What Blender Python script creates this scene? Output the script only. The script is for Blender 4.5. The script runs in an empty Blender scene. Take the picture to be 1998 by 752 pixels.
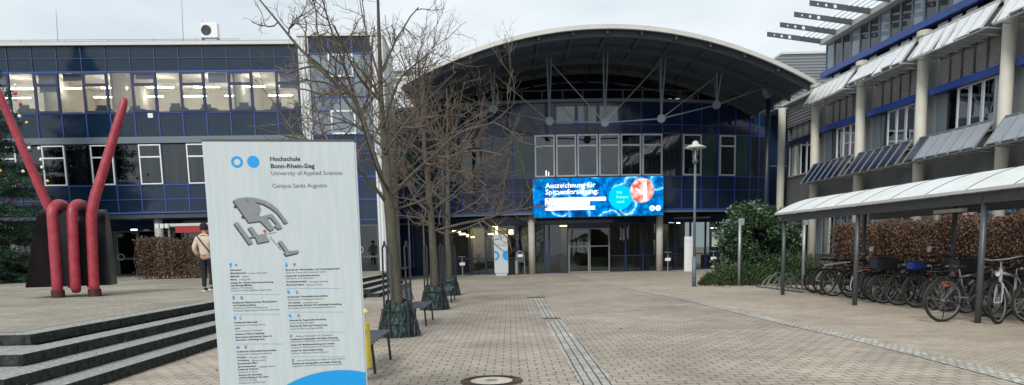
import bpy, math, random
import numpy as np
from mathutils import Vector, Matrix, noise as mnoise
random.seed(7); rng = np.random.default_rng(7)
S = bpy.context.scene; COL = S.collection; PI = math.pi; R = math.radians

# ------------------------------------------------------------------ camera
F, CX, CY, CH = 1500., 999., 695., 1.5
PITCH = math.atan(208/1500.); ROLL = 0.0224
RM = Matrix.Rotation(PI/2-PITCH, 3, 'X') @ Matrix.Rotation(-ROLL, 3, 'Z')
cd = bpy.data.cameras.new('camera'); cam = bpy.data.objects.new('camera', cd); COL.objects.link(cam)
cam.matrix_world = Matrix.Translation((0, 0, CH)) @ RM.to_4x4()
cd.sensor_width = 36; cd.lens = F/1998*36; cd.shift_y = (CY-376)/1998; cd.clip_end = 2000; cd.clip_start = .1
S.camera = cam
def hit(px, py, o, n):                      # where the sight line of a photo point meets a real plane
    d = RM @ Vector(((px-CX)/F, -(py-CY)/F, -1)); n = Vector(n); c = Vector((0, 0, CH))
    return c + d*(((Vector(o)-c).dot(n))/d.dot(n))
def atY(px, py, Y): return hit(px, py, (0, Y, 0), (0, 1, 0))

# ------------------------------------------------------------------ materials
MATS = {}
def mat(name, col, rough=.6, metal=0, var=0, scale=3, bump=0, bscale=30, emit=0, spec=.5, col2=None, stretch=None):
    if name in MATS: return MATS[name]
    m = bpy.data.materials.new(name); m.use_nodes = True; nt = m.node_tree; N = nt.nodes; L = nt.links
    b = N['Principled BSDF']; b.inputs['Base Color'].default_value = (*col, 1); b.inputs['Roughness'].default_value = rough
    b.inputs['Metallic'].default_value = metal; b.inputs['Specular IOR Level'].default_value = spec
    tc = N.new('ShaderNodeTexCoord'); vec = tc.outputs['Object']
    if stretch:
        mp = N.new('ShaderNodeMapping'); mp.inputs['Scale'].default_value = stretch; L.new(vec, mp.inputs['Vector']); vec = mp.outputs[0]
    if var or col2:
        n = N.new('ShaderNodeTexNoise'); n.inputs['Scale'].default_value = scale; n.inputs['Detail'].default_value = 6; n.inputs['Roughness'].default_value = .65
        L.new(vec, n.inputs['Vector']); r = N.new('ShaderNodeValToRGB')
        r.color_ramp.elements[0].position = .3; r.color_ramp.elements[1].position = .7
        c2 = col2 or tuple(c*(1+var) for c in col); c1 = col if col2 else tuple(c*(1-var) for c in col)
        r.color_ramp.elements[0].color = (*c1, 1); r.color_ramp.elements[1].color = (*c2, 1)
        L.new(n.outputs[0], r.inputs[0]); L.new(r.outputs[0], b.inputs['Base Color'])
    if bump:
        n2 = N.new('ShaderNodeTexNoise'); n2.inputs['Scale'].default_value = bscale; n2.inputs['Detail'].default_value = 5; L.new(vec, n2.inputs['Vector'])
        bp = N.new('ShaderNodeBump'); bp.inputs['Strength'].default_value = bump; bp.inputs['Distance'].default_value = .02
        L.new(n2.outputs[0], bp.inputs['Height']); L.new(bp.outputs[0], b.inputs['Normal'])
    if emit:
        b.inputs['Emission Color'].default_value = (*col, 1); b.inputs['Emission Strength'].default_value = emit
    MATS[name] = m; return m
def glassmat(name, tint=(.75, .8, .82), ior=1.5, boost=0.0, rough=0.01):
    if name in MATS: return MATS[name]
    m = bpy.data.materials.new(name); m.use_nodes = True; nt = m.node_tree; N = nt.nodes; L = nt.links; N.clear()
    o = N.new('ShaderNodeOutputMaterial'); t = N.new('ShaderNodeBsdfTransparent'); t.inputs[0].default_value = (*tint, 1)
    g = N.new('ShaderNodeBsdfGlossy'); g.inputs['Roughness'].default_value = rough; g.inputs['Color'].default_value = (.95, .97, 1, 1)
    f = N.new('ShaderNodeFresnel'); f.inputs['IOR'].default_value = ior
    a = N.new('ShaderNodeMath'); a.operation = 'MULTIPLY_ADD'; a.inputs[1].default_value = 1.3; a.inputs[2].default_value = boost; a.use_clamp = True
    mx = N.new('ShaderNodeMixShader'); tc = N.new('ShaderNodeTexCoord'); nz = N.new('ShaderNodeTexNoise'); nz.inputs['Scale'].default_value = .6
    bp = N.new('ShaderNodeBump'); bp.inputs['Strength'].default_value = .06; bp.inputs['Distance'].default_value = .1
    L.new(tc.outputs['Object'], nz.inputs['Vector']); L.new(nz.outputs[0], bp.inputs['Height']); L.new(bp.outputs[0], g.inputs['Normal'])
    L.new(f.outputs[0], a.inputs[0]); L.new(a.outputs[0], mx.inputs[0]); L.new(t.outputs[0], mx.inputs[1]); L.new(g.outputs[0], mx.inputs[2]); L.new(mx.outputs[0], o.inputs[0])
    MATS[name] = m; return m

def paver_mat(name, bw, rh, colA, colB, joint, jw=.012, rot=0, moss=.0, wear=.35, offset=.5):
    m = bpy.data.materials.new(name); m.use_nodes = True; nt = m.node_tree; N = nt.nodes; L = nt.links; b = N['Principled BSDF']
    tc = N.new('ShaderNodeTexCoord'); mp = N.new('ShaderNodeMapping'); mp.inputs['Rotation'].default_value = (0, 0, rot)
    L.new(tc.outputs['Object'], mp.inputs[0])
    wn = N.new('ShaderNodeTexNoise'); wn.inputs['Scale'].default_value = 5; wn.inputs['Detail'].default_value = 3; L.new(mp.outputs[0], wn.inputs['Vector'])
    vm = N.new('ShaderNodeVectorMath'); vm.operation = 'MULTIPLY_ADD'; vm.inputs[1].default_value = (.03, .03, 0); L.new(wn.outputs['Color'], vm.inputs[0]); L.new(mp.outputs[0], vm.inputs[2])
    br = N.new('ShaderNodeTexBrick'); br.offset = offset; br.inputs['Scale'].default_value = 1; br.inputs['Brick Width'].default_value = bw; br.inputs['Row Height'].default_value = rh
    br.inputs['Mortar Size'].default_value = jw/2; br.inputs['Mortar Smooth'].default_value = .3; br.inputs['Bias'].default_value = 0
    br.inputs['Color1'].default_value = (*colA, 1); br.inputs['Color2'].default_value = (*colB, 1); br.inputs['Mortar'].default_value = (*joint, 1)
    L.new(vm.outputs[0], br.inputs['Vector'])
    # broad stains, traffic dirt and fine grain
    n1 = N.new('ShaderNodeTexNoise'); n1.inputs['Scale'].default_value = .35; n1.inputs['Detail'].default_value = 8; n1.inputs['Roughness'].default_value = .6; L.new(mp.outputs[0], n1.inputs['Vector'])
    r1 = N.new('ShaderNodeValToRGB'); r1.color_ramp.elements[0].position = .3; r1.color_ramp.elements[1].position = .72
    lo = 1-wear; r1.color_ramp.elements[0].color = (lo, lo*.985, lo*.95, 1); r1.color_ramp.elements[1].color = (1.12, 1.09, 1.04, 1); L.new(n1.outputs[0], r1.inputs[0])
    mu = N.new('ShaderNodeMixRGB'); mu.blend_type = 'MULTIPLY'; mu.inputs[0].default_value = 1; L.new(br.outputs['Color'], mu.inputs[1]); L.new(r1.outputs[0], mu.inputs[2])
    n2 = N.new('ShaderNodeTexNoise'); n2.inputs['Scale'].default_value = 55; n2.inputs['Detail'].default_value = 4; L.new(mp.outputs[0], n2.inputs['Vector'])
    r2 = N.new('ShaderNodeValToRGB'); r2.color_ramp.elements[0].position = .3; r2.color_ramp.elements[1].position = .7; r2.color_ramp.elements[0].color = (.75,)*3+(1,); r2.color_ramp.elements[1].color = (1.15,)*3+(1,); L.new(n2.outputs[0], r2.inputs[0])
    mu2 = N.new('ShaderNodeMixRGB'); mu2.blend_type = 'MULTIPLY'; mu2.inputs[0].default_value = 1; L.new(mu.outputs[0], mu2.inputs[1]); L.new(r2.outputs[0], mu2.inputs[2])
    out = mu2.outputs[0]
    vo = N.new('ShaderNodeTexVoronoi'); vo.inputs['Scale'].default_value = 1.7; L.new(mp.outputs[0], vo.inputs['Vector']); rv = N.new('ShaderNodeValToRGB'); rv.color_ramp.elements[0].position = .045; rv.color_ramp.elements[1].position = .075; rv.color_ramp.elements[0].color = (.5, .48, .46, 1); rv.color_ramp.elements[1].color = (1, 1, 1, 1); L.new(vo.outputs['Distance'], rv.inputs[0])
    n5 = N.new('ShaderNodeTexNoise'); n5.inputs['Scale'].default_value = 1.6; n5.inputs['Detail'].default_value = 10; n5.inputs['Roughness'].default_value = .75; L.new(mp.outputs[0], n5.inputs['Vector']); r5 = N.new('ShaderNodeValToRGB'); r5.color_ramp.elements[0].position = .36; r5.color_ramp.elements[1].position = .6; r5.color_ramp.elements[0].color = (.78, .76, .72, 1); r5.color_ramp.elements[1].color = (1.03, 1.03, 1.02, 1); L.new(n5.outputs[0], r5.inputs[0])
    for q in (rv, r5): m5 = N.new('ShaderNodeMixRGB'); m5.blend_type = 'MULTIPLY'; m5.inputs[0].default_value = 1; L.new(out, m5.inputs[1]); L.new(q.outputs[0], m5.inputs[2]); out = m5.outputs[0]
    if moss:
        n3 = N.new('ShaderNodeTexNoise'); n3.inputs['Scale'].default_value = .9; n3.inputs['Detail'].default_value = 9; n3.inputs['Roughness'].default_value = .7; L.new(mp.outputs[0], n3.inputs['Vector'])
        r3 = N.new('ShaderNodeValToRGB'); r3.color_ramp.elements[0].position = .56; r3.color_ramp.elements[1].position = .74
        r3.color_ramp.elements[0].color = (0, 0, 0, 1); r3.color_ramp.elements[1].color = (moss,)*3+(1,); L.new(n3.outputs[0], r3.inputs[0])
        m3 = N.new('ShaderNodeMixRGB'); m3.inputs[2].default_value = (.10, .105, .045, 1); L.new(r3.outputs[0], m3.inputs[0]); L.new(out, m3.inputs[1]); out = m3.outputs[0]
    L.new(out, b.inputs['Base Color']); b.inputs['Roughness'].default_value = .85
    bp = N.new('ShaderNodeBump'); bp.inputs['Strength'].default_value = .5; bp.inputs['Distance'].default_value = .01; bp.invert = True
    ad = N.new('ShaderNodeMath'); ad.operation = 'MULTIPLY_ADD'; ad.inputs[1].default_value = -.25; L.new(n2.outputs[0], ad.inputs[0]); L.new(br.outputs['Fac'], ad.inputs[2])
    L.new(ad.outputs[0], bp.inputs['Height']); L.new(bp.outputs[0], b.inputs['Normal'])
    MATS[name] = m; return m

M_PAVE = paver_mat('beige pavers', .215, .17, (.50, .445, .385), (.42, .375, .33), (.18, .158, .132), jw=.020, moss=.3)
M_FINE = paver_mat('fine pavers', .11, .11, (.52, .455, .385), (.45, .40, .34), (.27, .235, .20), jw=.014, rot=.35, moss=0, wear=.22)
M_PLAZA = paver_mat('plaza pavers', .16, .16, (.39, .365, .31), (.33, .31, .27), (.27, .25, .21), jw=.013, moss=.45, wear=.4)
M_COB = paver_mat('cobbles', .105, .10, (.62, .62, .60), (.42, .42, .41), (.07, .065, .06), jw=.020, wear=.3, offset=.5, rot=PI/2)
M_COB2 = paver_mat('pale cobbles', .105, .10, (.68, .67, .64), (.45, .45, .43), (.22, .20, .18), jw=.022, wear=.3, offset=.35)
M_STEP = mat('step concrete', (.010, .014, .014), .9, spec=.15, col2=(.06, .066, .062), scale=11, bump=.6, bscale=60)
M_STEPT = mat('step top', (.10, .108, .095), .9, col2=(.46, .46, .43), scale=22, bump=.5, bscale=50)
M_CLAD = mat('dark blue glass cladding', (.008, .022, .045), .09, var=.25, scale=.7, spec=.55)
M_CLAD2 = mat('blue glass cladding', (.010, .022, .055), .12, var=.3, scale=.5, spec=.45)
M_BLUE = mat('blue frame', (.022, .065, .30), .4)
M_DBLUE = mat('dark blue frame', (.008, .020, .075), .4)
M_LEDGE = mat('grey blue ledge', (.12, .155, .19), .45)
M_SILV = mat('silver frame', (.55, .58, .60), .35, metal=.3)
M_WHITEF = mat('white frame', (.70, .72, .74), .4)
M_ROOM = mat('room wall', (.62, .60, .56), .9)
M_ROOMC = mat('room ceiling', (.75, .74, .70), .9)
M_RFLR = mat('room floor', (.16, .14, .12), .7)
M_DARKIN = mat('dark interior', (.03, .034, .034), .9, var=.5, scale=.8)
M_TEAL = mat('teal glass', (.020, .058, .062), .07, var=.35, scale=.6, spec=.6)
M_DGLS = mat('dark glass', (.010, .016, .020), .05, var=.4, scale=.5, spec=.7)
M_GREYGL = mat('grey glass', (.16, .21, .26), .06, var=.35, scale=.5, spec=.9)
M_CONC = mat('concrete column', (.42, .41, .37), .8, var=.1, scale=5, bump=.2)
M_CREAM = mat('cream column paint', (.55, .54, .46), .6, var=.08, scale=2)
M_DSTEEL = mat('dark grey steel', (.075, .085, .095), .45, metal=.2, var=.12, scale=8)
M_GSTEEL = mat('galvanised steel', (.30, .32, .33), .45, metal=.5, var=.15, scale=12)
M_LGREY = mat('light grey metal', (.52, .53, .52), .45, metal=.1, var=.07, scale=2)
M_SOFF = mat('dark soffit', (.042, .058, .078), .7, var=.2, scale=1.5)
M_BEAM = mat('soffit beam', (.055, .072, .09), .6)
M_TUBE = mat('lamp tube', (1, .88, .70), emit=27)
M_WARM = mat('warm lamp', (1, .72, .35), emit=8)
M_COOL = mat('white lamp', (.9, .95, 1), emit=5)
M_BLACKM = mat('black metal', (.012, .012, .013), .4)
M_RUBBER = mat('rubber', (.014, .014, .014), .75)
M_CLEAR = glassmat('clear glass', (.82, .85, .86))
M_TINT = glassmat('tinted glass', (.50, .56, .58), boost=.02)
M_SIDE = glassmat('side glass', (.35, .42, .44), ior=1.22)
M_DOORG = glassmat('door glass', (.62, .66, .64), boost=.015)
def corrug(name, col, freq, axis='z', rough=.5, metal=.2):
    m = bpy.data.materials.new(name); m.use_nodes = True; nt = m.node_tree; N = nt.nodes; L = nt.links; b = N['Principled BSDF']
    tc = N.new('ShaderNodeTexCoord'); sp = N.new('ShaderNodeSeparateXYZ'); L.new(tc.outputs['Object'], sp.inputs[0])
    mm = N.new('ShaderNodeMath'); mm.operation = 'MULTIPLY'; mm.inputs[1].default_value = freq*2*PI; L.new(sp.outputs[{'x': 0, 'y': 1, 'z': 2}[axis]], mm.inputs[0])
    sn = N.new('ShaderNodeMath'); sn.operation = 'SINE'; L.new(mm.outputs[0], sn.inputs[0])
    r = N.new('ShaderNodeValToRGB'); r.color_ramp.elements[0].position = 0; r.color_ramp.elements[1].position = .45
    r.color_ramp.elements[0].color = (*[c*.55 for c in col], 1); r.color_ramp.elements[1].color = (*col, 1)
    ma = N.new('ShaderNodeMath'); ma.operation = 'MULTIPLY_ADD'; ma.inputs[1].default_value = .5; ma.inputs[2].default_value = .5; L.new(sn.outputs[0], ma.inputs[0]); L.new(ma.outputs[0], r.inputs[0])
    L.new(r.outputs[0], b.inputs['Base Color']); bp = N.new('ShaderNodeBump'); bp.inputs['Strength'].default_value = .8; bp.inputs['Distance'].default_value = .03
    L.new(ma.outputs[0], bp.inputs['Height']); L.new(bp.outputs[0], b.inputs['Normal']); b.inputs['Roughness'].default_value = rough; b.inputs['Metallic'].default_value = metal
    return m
def translucent():
    if 'tl' in MATS: return MATS['tl']
    m = bpy.data.materials.new('frosted louvre glass'); m.use_nodes = True; N = m.node_tree.nodes; L = m.node_tree.links; N.clear(); o = N.new('ShaderNodeOutputMaterial'); a = N.new('ShaderNodeBsdfTranslucent'); a.inputs[0].default_value = (.95, .97, 1, 1); b = N.new('ShaderNodeBsdfTransparent'); x = N.new('ShaderNodeMixShader'); x.inputs[0].default_value = .6
    L.new(a.outputs[0], x.inputs[1]); L.new(b.outputs[0], x.inputs[2]); L.new(x.outputs[0], o.inputs[0]); MATS['tl'] = m; return m
M_CORR = corrug('corrugated grey cladding', (.20, .22, .235), 6, 'z')
M_CORRV = corrug('white ribbed cladding', (.62, .65, .66), 6, 'x', metal=0)
M_BLIND = corrug('window blind', (.27, .27, .265), 12, 'z', rough=.8, metal=0)

# ------------------------------------------------------------------ mesh building
class MB:
    def __init__(s, f=None): s.v = []; s.f = []; s.fn = f
    def add(s, vs, fs):
        o = len(s.v); s.v += [s.fn(*p) if s.fn else tuple(p) for p in vs]; s.f += [tuple(i+o for i in f) for f in fs]; return s
    def box(s, x0, x1, y0, y1, z0, z1):
        return s.add([(x0, y0, z0), (x1, y0, z0), (x1, y1, z0), (x0, y1, z0), (x0, y0, z1), (x1, y0, z1), (x1, y1, z1), (x0, y1, z1)],
                     [(0, 3, 2, 1), (4, 5, 6, 7), (0, 1, 5, 4), (1, 2, 6, 5), (2, 3, 7, 6), (3, 0, 4, 7)])
    def prism(s, poly, z0, z1):                # polygon in xy, counter-clockwise
        n = len(poly)
        return s.add([(x, y, z0) for x, y in poly]+[(x, y, z1) for x, y in poly],
                     [tuple(range(n))[::-1], tuple(range(n, 2*n))]+[(i, (i+1) % n, n+(i+1) % n, n+i) for i in range(n)])
    def prismy(s, poly, y0, y1):               # polygon in xz, extruded in y
        n = len(poly)
        return s.add([(x, y0, z) for x, z in poly]+[(x, y1, z) for x, z in poly],
                     [tuple(range(n)), tuple(range(n, 2*n))[::-1]]+[(i, n+i, n+(i+1) % n, (i+1) % n) for i in range(n)])
    def tube(s, path, r, n=8, cap=True):
        P = [Vector(p) for p in path]; m = len(P); rr = r if hasattr(r, '__len__') else [r]*m
        t = (P[1]-P[0]).normalized(); up = Vector((0, 0, 1)) if abs(t.z) < .9 else Vector((1, 0, 0)); a = t.cross(up).normalized()
        vs = []
        for i in range(m):
            t = (P[min(i+1, m-1)]-P[max(i-1, 0)]).normalized(); a = (a-t*a.dot(t)).normalized(); b = t.cross(a)
            for k in range(n):
                an = 2*PI*k/n; vs.append(tuple(P[i]+(a*math.cos(an)+b*math.sin(an))*rr[i]))
        fs = [(i*n+k, i*n+(k+1) % n, (i+1)*n+(k+1) % n, (i+1)*n+k) for i in range(m-1) for k in range(n)]
        if cap: fs += [tuple(range(n))[::-1], tuple(range((m-1)*n, m*n))]
        return s.add(vs, fs)
    def cyl(s, x, y, z0, z1, r, n=20, r1=None): return s.tube([(x, y, z0), (x, y, z1)], [r, r if r1 is None else r1], n)
    def bar(s, a, b, w, h):                    # rectangular bar between two points
        a = Vector(a); b = Vector(b); t = (b-a).normalized(); up = Vector((0, 0, 1)) if abs(t.z) < .95 else Vector((0, 1, 0)); x = t.cross(up).normalized()*w/2; y = x.cross(t).normalized()*h/2
        vs = [tuple(p+q) for p in (a, b) for q in (-x-y, x-y, x+y, -x+y)]
        return s.add(vs, [(3, 2, 1, 0), (4, 5, 6, 7), (0, 1, 5, 4), (1, 2, 6, 5), (2, 3, 7, 6), (3, 0, 4, 7)])
    def torus(s, c, R0, r, axis='y', n=28, m=8, a0=0, a1=2*PI):
        full = abs(a1-a0-2*PI) < 1e-6; vs = []; k = n if full else n+1
        for i in range(k):
            a = a0+(a1-a0)*i/n
            for j in range(m):
                b = 2*PI*j/m; q = R0+r*math.cos(b); w = r*math.sin(b)
                p = {'y': (q*math.cos(a), w, q*math.sin(a)), 'z': (q*math.cos(a), q*math.sin(a), w), 'x': (w, q*math.cos(a), q*math.sin(a))}[axis]
                vs.append((c[0]+p[0], c[1]+p[1], c[2]+p[2]))
        fs = [(i*m+j, ((i+1) % k)*m+j, ((i+1) % k)*m+(j+1) % m, i*m+(j+1) % m) for i in range(n) for j in range(m)]
        return s.add(vs, fs)
    def lathe(s, prof, n=20, c=(0, 0)):
        k = len(prof); vs = [(c[0]+r*math.cos(2*PI*i/n), c[1]+r*math.sin(2*PI*i/n), z) for r, z in prof for i in range(n)]
        return s.add(vs, [(i*n+j, i*n+(j+1) % n, (i+1)*n+(j+1) % n, (i+1)*n+j) for i in range(k-1) for j in range(n)])
    def obj(s, name, m, parent=None, smooth=False, bevel=0):
        me = bpy.data.meshes.new(name); me.from_pydata(s.v, [], s.f); me.update(); me.materials.append(m)
        if smooth: me.polygons.foreach_set('use_smooth', [True]*len(me.polygons))
        o = bpy.data.objects.new(name, me); COL.objects.link(o)
        if parent: o.parent = parent
        if bevel:
            b = o.modifiers.new('bevel', 'BEVEL'); b.width = bevel; b.segments = 2; b.limit_method = 'ANGLE'
        return o
def objs(mb, name, m, parent, smooth=False, bevel=0):      # one object per connected piece
    par = list(range(len(mb.v)))
    def fd(a):
        while par[a] != a: par[a] = par[par[a]]; a = par[a]
        return a
    for f in mb.f:
        for k in f[1:]: par[fd(k)] = fd(f[0])
    gr = {}
    for f in mb.f: gr.setdefault(fd(f[0]), []).append(f)
    out = []
    for fs in gr.values():
        ids = sorted({k for f in fs for k in f}); mp_ = {k: i for i, k in enumerate(ids)}; q = MB(); q.v = [mb.v[k] for k in ids]; q.f = [tuple(mp_[k] for k in f) for f in fs]; out.append(q.obj(name, m, parent, smooth, bevel))
    return out
def thing(name, label, cat, loc=(0, 0, 0), rz=0, group=None):
    o = bpy.data.objects.new(name, None); COL.objects.link(o); o.location = loc; o.rotation_euler = (0, 0, rz); o.empty_display_size = .2
    return tag(o, label, cat, group)
def tag(o, label, cat, group=None):
    o['label'] = label; o['category'] = cat
    if group: o['group'] = group
    return o
def struct(o, kind='structure'): o['kind'] = kind; return o
def npmesh(name, v, f, m, parent=None):
    me = bpy.data.meshes.new(name); nf = len(f); k = f.shape[1]
    me.vertices.add(len(v)); me.vertices.foreach_set('co', v.astype(np.float32).ravel())
    me.loops.add(nf*k); me.loops.foreach_set('vertex_index', f.astype(np.int32).ravel())
    me.polygons.add(nf); me.polygons.foreach_set('loop_start', np.arange(0, nf*k, k, dtype=np.int32)); me.polygons.foreach_set('loop_total', np.full(nf, k, dtype=np.int32))
    me.update(); me.validate(); me.materials.append(m)
    o = bpy.data.objects.new(name, me); COL.objects.link(o)
    if parent: o.parent = parent
    return o
def leaves(name, pts, size, m, parent=None, asp=.5, bias=None):   # one small bent leaf per point
    n = len(pts); d = rng.normal(size=(n, 3))
    if bias is not None: d = d+bias
    d /= np.linalg.norm(d, axis=1)[:, None]; e = rng.normal(size=(n, 3)); e -= (e*d).sum(1)[:, None]*d; e /= np.linalg.norm(e, axis=1)[:, None]
    s = size*rng.uniform(.6, 1.3, n)[:, None]; nn = np.cross(d, e)
    v = np.stack([pts, pts+d*s*.5+e*s*asp*.5+nn*s*.08, pts+d*s, pts+d*s*.5-e*s*asp*.5+nn*s*.08], 1).reshape(-1, 3)
    return npmesh(name, v, np.arange(4*n).reshape(n, 4), m, parent)
def leafmat(name, cols, rough=.55, scale=2.):
    m = bpy.data.materials.new(name); m.use_nodes = True; nt = m.node_tree; N = nt.nodes; L = nt.links; b = N['Principled BSDF']
    g = N.new('ShaderNodeNewGeometry'); r = N.new('ShaderNodeValToRGB'); r.color_ramp.elements[0].color = (*cols[0], 1); r.color_ramp.elements[1].color = (*cols[-1], 1)
    for i, c in enumerate(cols[1:-1]): e = r.color_ramp.elements.new((i+1)/(len(cols)-1)); e.color = (*c, 1)
    L.new(g.outputs['Random Per Island'], r.inputs[0]); L.new(r.outputs[0], b.inputs['Base Color']); b.inputs['Roughness'].default_value = rough; b.inputs['Specular IOR Level'].default_value = .35
    return m

# ------------------------------------------------------------------ text
_tc = {}
def text_geo(body, bold=0, shear=0):
    key = (body, bold, shear)
    if key in _tc: return _tc[key]
    c = bpy.data.curves.new('t', 'FONT'); c.body = body; c.offset = bold; c.shear = shear; c.resolution_u = 2
    o = bpy.data.objects.new('t', c); COL.objects.link(o); dg = bpy.context.evaluated_depsgraph_get(); dg.update()
    me = bpy.data.meshes.new_from_object(o.evaluated_get(dg)); v = [(p.co.x, p.co.y) for p in me.vertices]; f = [tuple(p.vertices) for p in me.polygons]
    bpy.data.objects.remove(o); bpy.data.curves.remove(c); bpy.data.meshes.remove(me)
    x0 = min(p[0] for p in v); x1 = max(p[0] for p in v); _tc[key] = ([((x-x0)/(x1-x0), y) for x, y in v], f); return _tc[key]
def put_text(mb, body, x0, w, base, cap, y, bold=0, shear=0, rot=0):    # in the xz plane at depth y
    v, f = text_geo(body, bold, shear); k = cap/.69; c, s = math.cos(rot), math.sin(rot)
    mb.add([(x0+a*w*c-b*k*s, y, base+a*w*s+b*k*c) for a, b in v], f)

# ------------------------------------------------------------------ world, light, view
w = bpy.data.worlds.new('World'); S.world = w; w.use_nodes = True; nt = w.node_tree; N = nt.nodes; L = nt.links
bg = N['Background']; bg.inputs['Strength'].default_value = .074
sky = N.new('ShaderNodeTexSky'); sky.sky_type = 'NISHITA'; sky.sun_disc = False; sky.sun_elevation = R(38); sky.sun_rotation = R(200); sky.air_density = 1; sky.dust_density = 3
tc = N.new('ShaderNodeTexCoord'); mp = N.new('ShaderNodeMapping'); mp.inputs['Scale'].default_value = (1, 1, 3.2); L.new(tc.outputs['Generated'], mp.inputs[0])
nz = N.new('ShaderNodeTexNoise'); nz.inputs['Scale'].default_value = 2.3; nz.inputs['Detail'].default_value = 7; nz.inputs['Roughness'].default_value = .52; L.new(mp.outputs[0], nz.inputs['Vector'])
rp = N.new('ShaderNodeValToRGB'); rp.color_ramp.elements[0].position = .30; rp.color_ramp.elements[1].position = .70
rp.color_ramp.elements[0].color = (4.6, 5.35, 5.9, 1); rp.color_ramp.elements[1].color = (7.5, 7.95, 8.2, 1); L.new(nz.outputs[0], rp.inputs[0])
mx = N.new('ShaderNodeMixRGB'); mx.inputs[0].default_value = .93; L.new(sky.outputs[0], mx.inputs[1]); L.new(rp.outputs[0], mx.inputs[2]); L.new(mx.outputs[0], bg.inputs['Color'])
sl = bpy.data.lights.new('sun', 'SUN'); sl.energy = 1.5; sl.angle = R(16); sl.color = (1, .96, .90); so = bpy.data.objects.new('sun', sl); COL.objects.link(so)
so.rotation_euler = (R(52), 0, R(-20))
S.view_settings.view_transform = 'Standard'; S.view_settings.look = 'None'; S.view_settings.gamma = 1; S.view_settings.exposure = 0.84
S.render.engine = 'CYCLES'; S.cycles.max_bounces = 8; S.cycles.transparent_max_bounces = 16; S.cycles.sample_clamp_indirect = 6

# ------------------------------------------------------------------ ground
def sheet(name, poly, z, m):
    o = MB().add([(x, y, z) for x, y in poly], [tuple(range(len(poly)))]).obj(name, m); return struct(o)
sheet('ground', [(-400, -300), (400, -300), (400, 700), (-400, 700)], 0, M_PAVE)
sheet('shelter_pavement', [(5.5, -4), (30, -4), (30, 46), (3.3, 46), (4.0, 30), (4.95, 22.6), (5.25, 16.7), (5.45, 10)], .004, M_FINE)
cob = [(4.3, 27.5), (4.78, 24.0), (4.98, 20.5), (5.12, 16.75), (5.22, 14.3), (5.38, 12.0), (5.42, 9.94), (5.42, 7.94), (5.4, 3)]
sheet('cobble_channel', [(x-.16, y) for x, y in cob]+[(x+.16, y) for x, y in cob][::-1], .008, M_COB2)
dr = lambda y: .95-.0105*(y-8.3)+.05*math.sin(y*.4)*.3
sheet('drain_strip', [(dr(y)-.19, y) for y in range(3, 17)]+[(dr(y)+.20, y) for y in range(16, 2, -1)], .006, M_COB)
sheet('drain_strip', [(dr(y)-.17, y) for y in (16.7, 19, 21, 23.4)]+[(dr(y)+.19, y) for y in (23.4, 21, 19, 16.7)], .006, M_COB)
M_RUST = mat('rusty iron', (.15, .095, .07), .8, var=.4, scale=20, metal=.3)
for y, w_, d_, lb in ((16.55, .34, .09, 'narrow rusty iron grate across the cobbled drain strip'), (23.9, .50, .30, 'rusty square drain cover at the far end of the cobbled strip')):
    t = thing('drain_grate', lb, 'drain', (dr(y), y, .0)); g = MB(); g.box(-w_/2, w_/2, -d_/2, -d_/2+.03, .001, .016).box(-w_/2, w_/2, d_/2-.03, d_/2, .001, .016)
    for k in range(int(w_/.05)+1): g.box(-w_/2+k*.05, -w_/2+k*.05+.03, -d_/2+.03, d_/2-.03, .001, .014)
    g.obj('grate', M_RUST, t); MB().box(-w_/2-.03, w_/2+.03, -d_/2-.03, d_/2+.03, .0, .0095).obj('frame', M_RUST, t)
t = thing('manhole_cover', 'round iron manhole cover with pale concrete centre in the paving', 'manhole cover', (-.24, 8.72, 0))
MB().lathe([(.0, .011), (.36, .011), (.36, .001)], 40).obj('ring', M_RUST, t); MB().lathe([(0, .014), (.235, .014), (.24, .011)], 32).obj('concrete_centre', mat('pale concrete', (.52, .47, .38), .9, var=.2, scale=14), t)
g = MB()
for rr in (.27, .31, .345): g.torus((0, 0, .012), rr, .006, 'z', 40, 5)
g.obj('rim_ridge', M_BLACKM, t)
g = MB().lathe([(0, .018), (.07, .018), (.075, .014)], 16); g.obj('centre_plate', M_GSTEEL, t)

# raised plaza and its flight of steps
ZP = .56; XK = [-6.15, -5.67, -5.28, -4.90]; YK = [9.78, 8.84, 7.88, 6.92]; X2 = [-5.45, -5.05, -4.72, -4.42]
sheet('raised_plaza', [(-120, 10.1), (-6.5, 10.1), (-6.5, 26.0), (-5.8, 26.3), (-5.8, 52), (-120, 52)], ZP+.004, M_PLAZA)
body = MB(); tops = MB(); blk = MB()
for k in range(4):
    z1 = ZP-.14*k; z0 = z1-.14
    body.prism([(-120, YK[k]+.03), (XK[k]-.03, YK[k]+.03), (XK[k]-.03, 26), (-120, 26)], z0+.001, z1-.012)
    body.prism([(-120, 26.001), (X2[k]-.03, 26.001), (X2[k]-.03, 34), (-120, 34)], z0+.001, z1-.012)
    y = YK[k]+.0
    while y < 25.9:
        l = min(1.15, 26-y); blk.box(XK[k]-.4, XK[k], y+.006, y+l-.006, z0, z1-.003); tops.box(XK[k]-.395, XK[k]-.004, y+.01, y+l-.01, z1-.003, z1); y += l
    y = 26.0
    while y < 34:
        blk.box(X2[k]-.4, X2[k], y+.006, y+.994, z0, z1-.003); tops.box(X2[k]-.395, X2[k]-.004, y+.01, y+.99, z1-.003, z1); y += 1
    x = XK[k]-.41
    while x > -30:
        blk.box(x-1.14, x, YK[k], YK[k]+.4, z0, z1-.003); tops.box(x-1.135, x, YK[k]+.004, YK[k]+.97, z1-.003, z1); x -= 1.155
    blk.box(X2[k]-1.2, X2[k]-.41, 26.003, 26.4, z0, z1-.003)
b = body.obj('plaza_base', M_STEP); struct(b); b = blk.obj('steps', M_STEP, bevel=.012); struct(b); b = tops.obj('step_treads', M_STEPT); struct(b)

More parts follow.
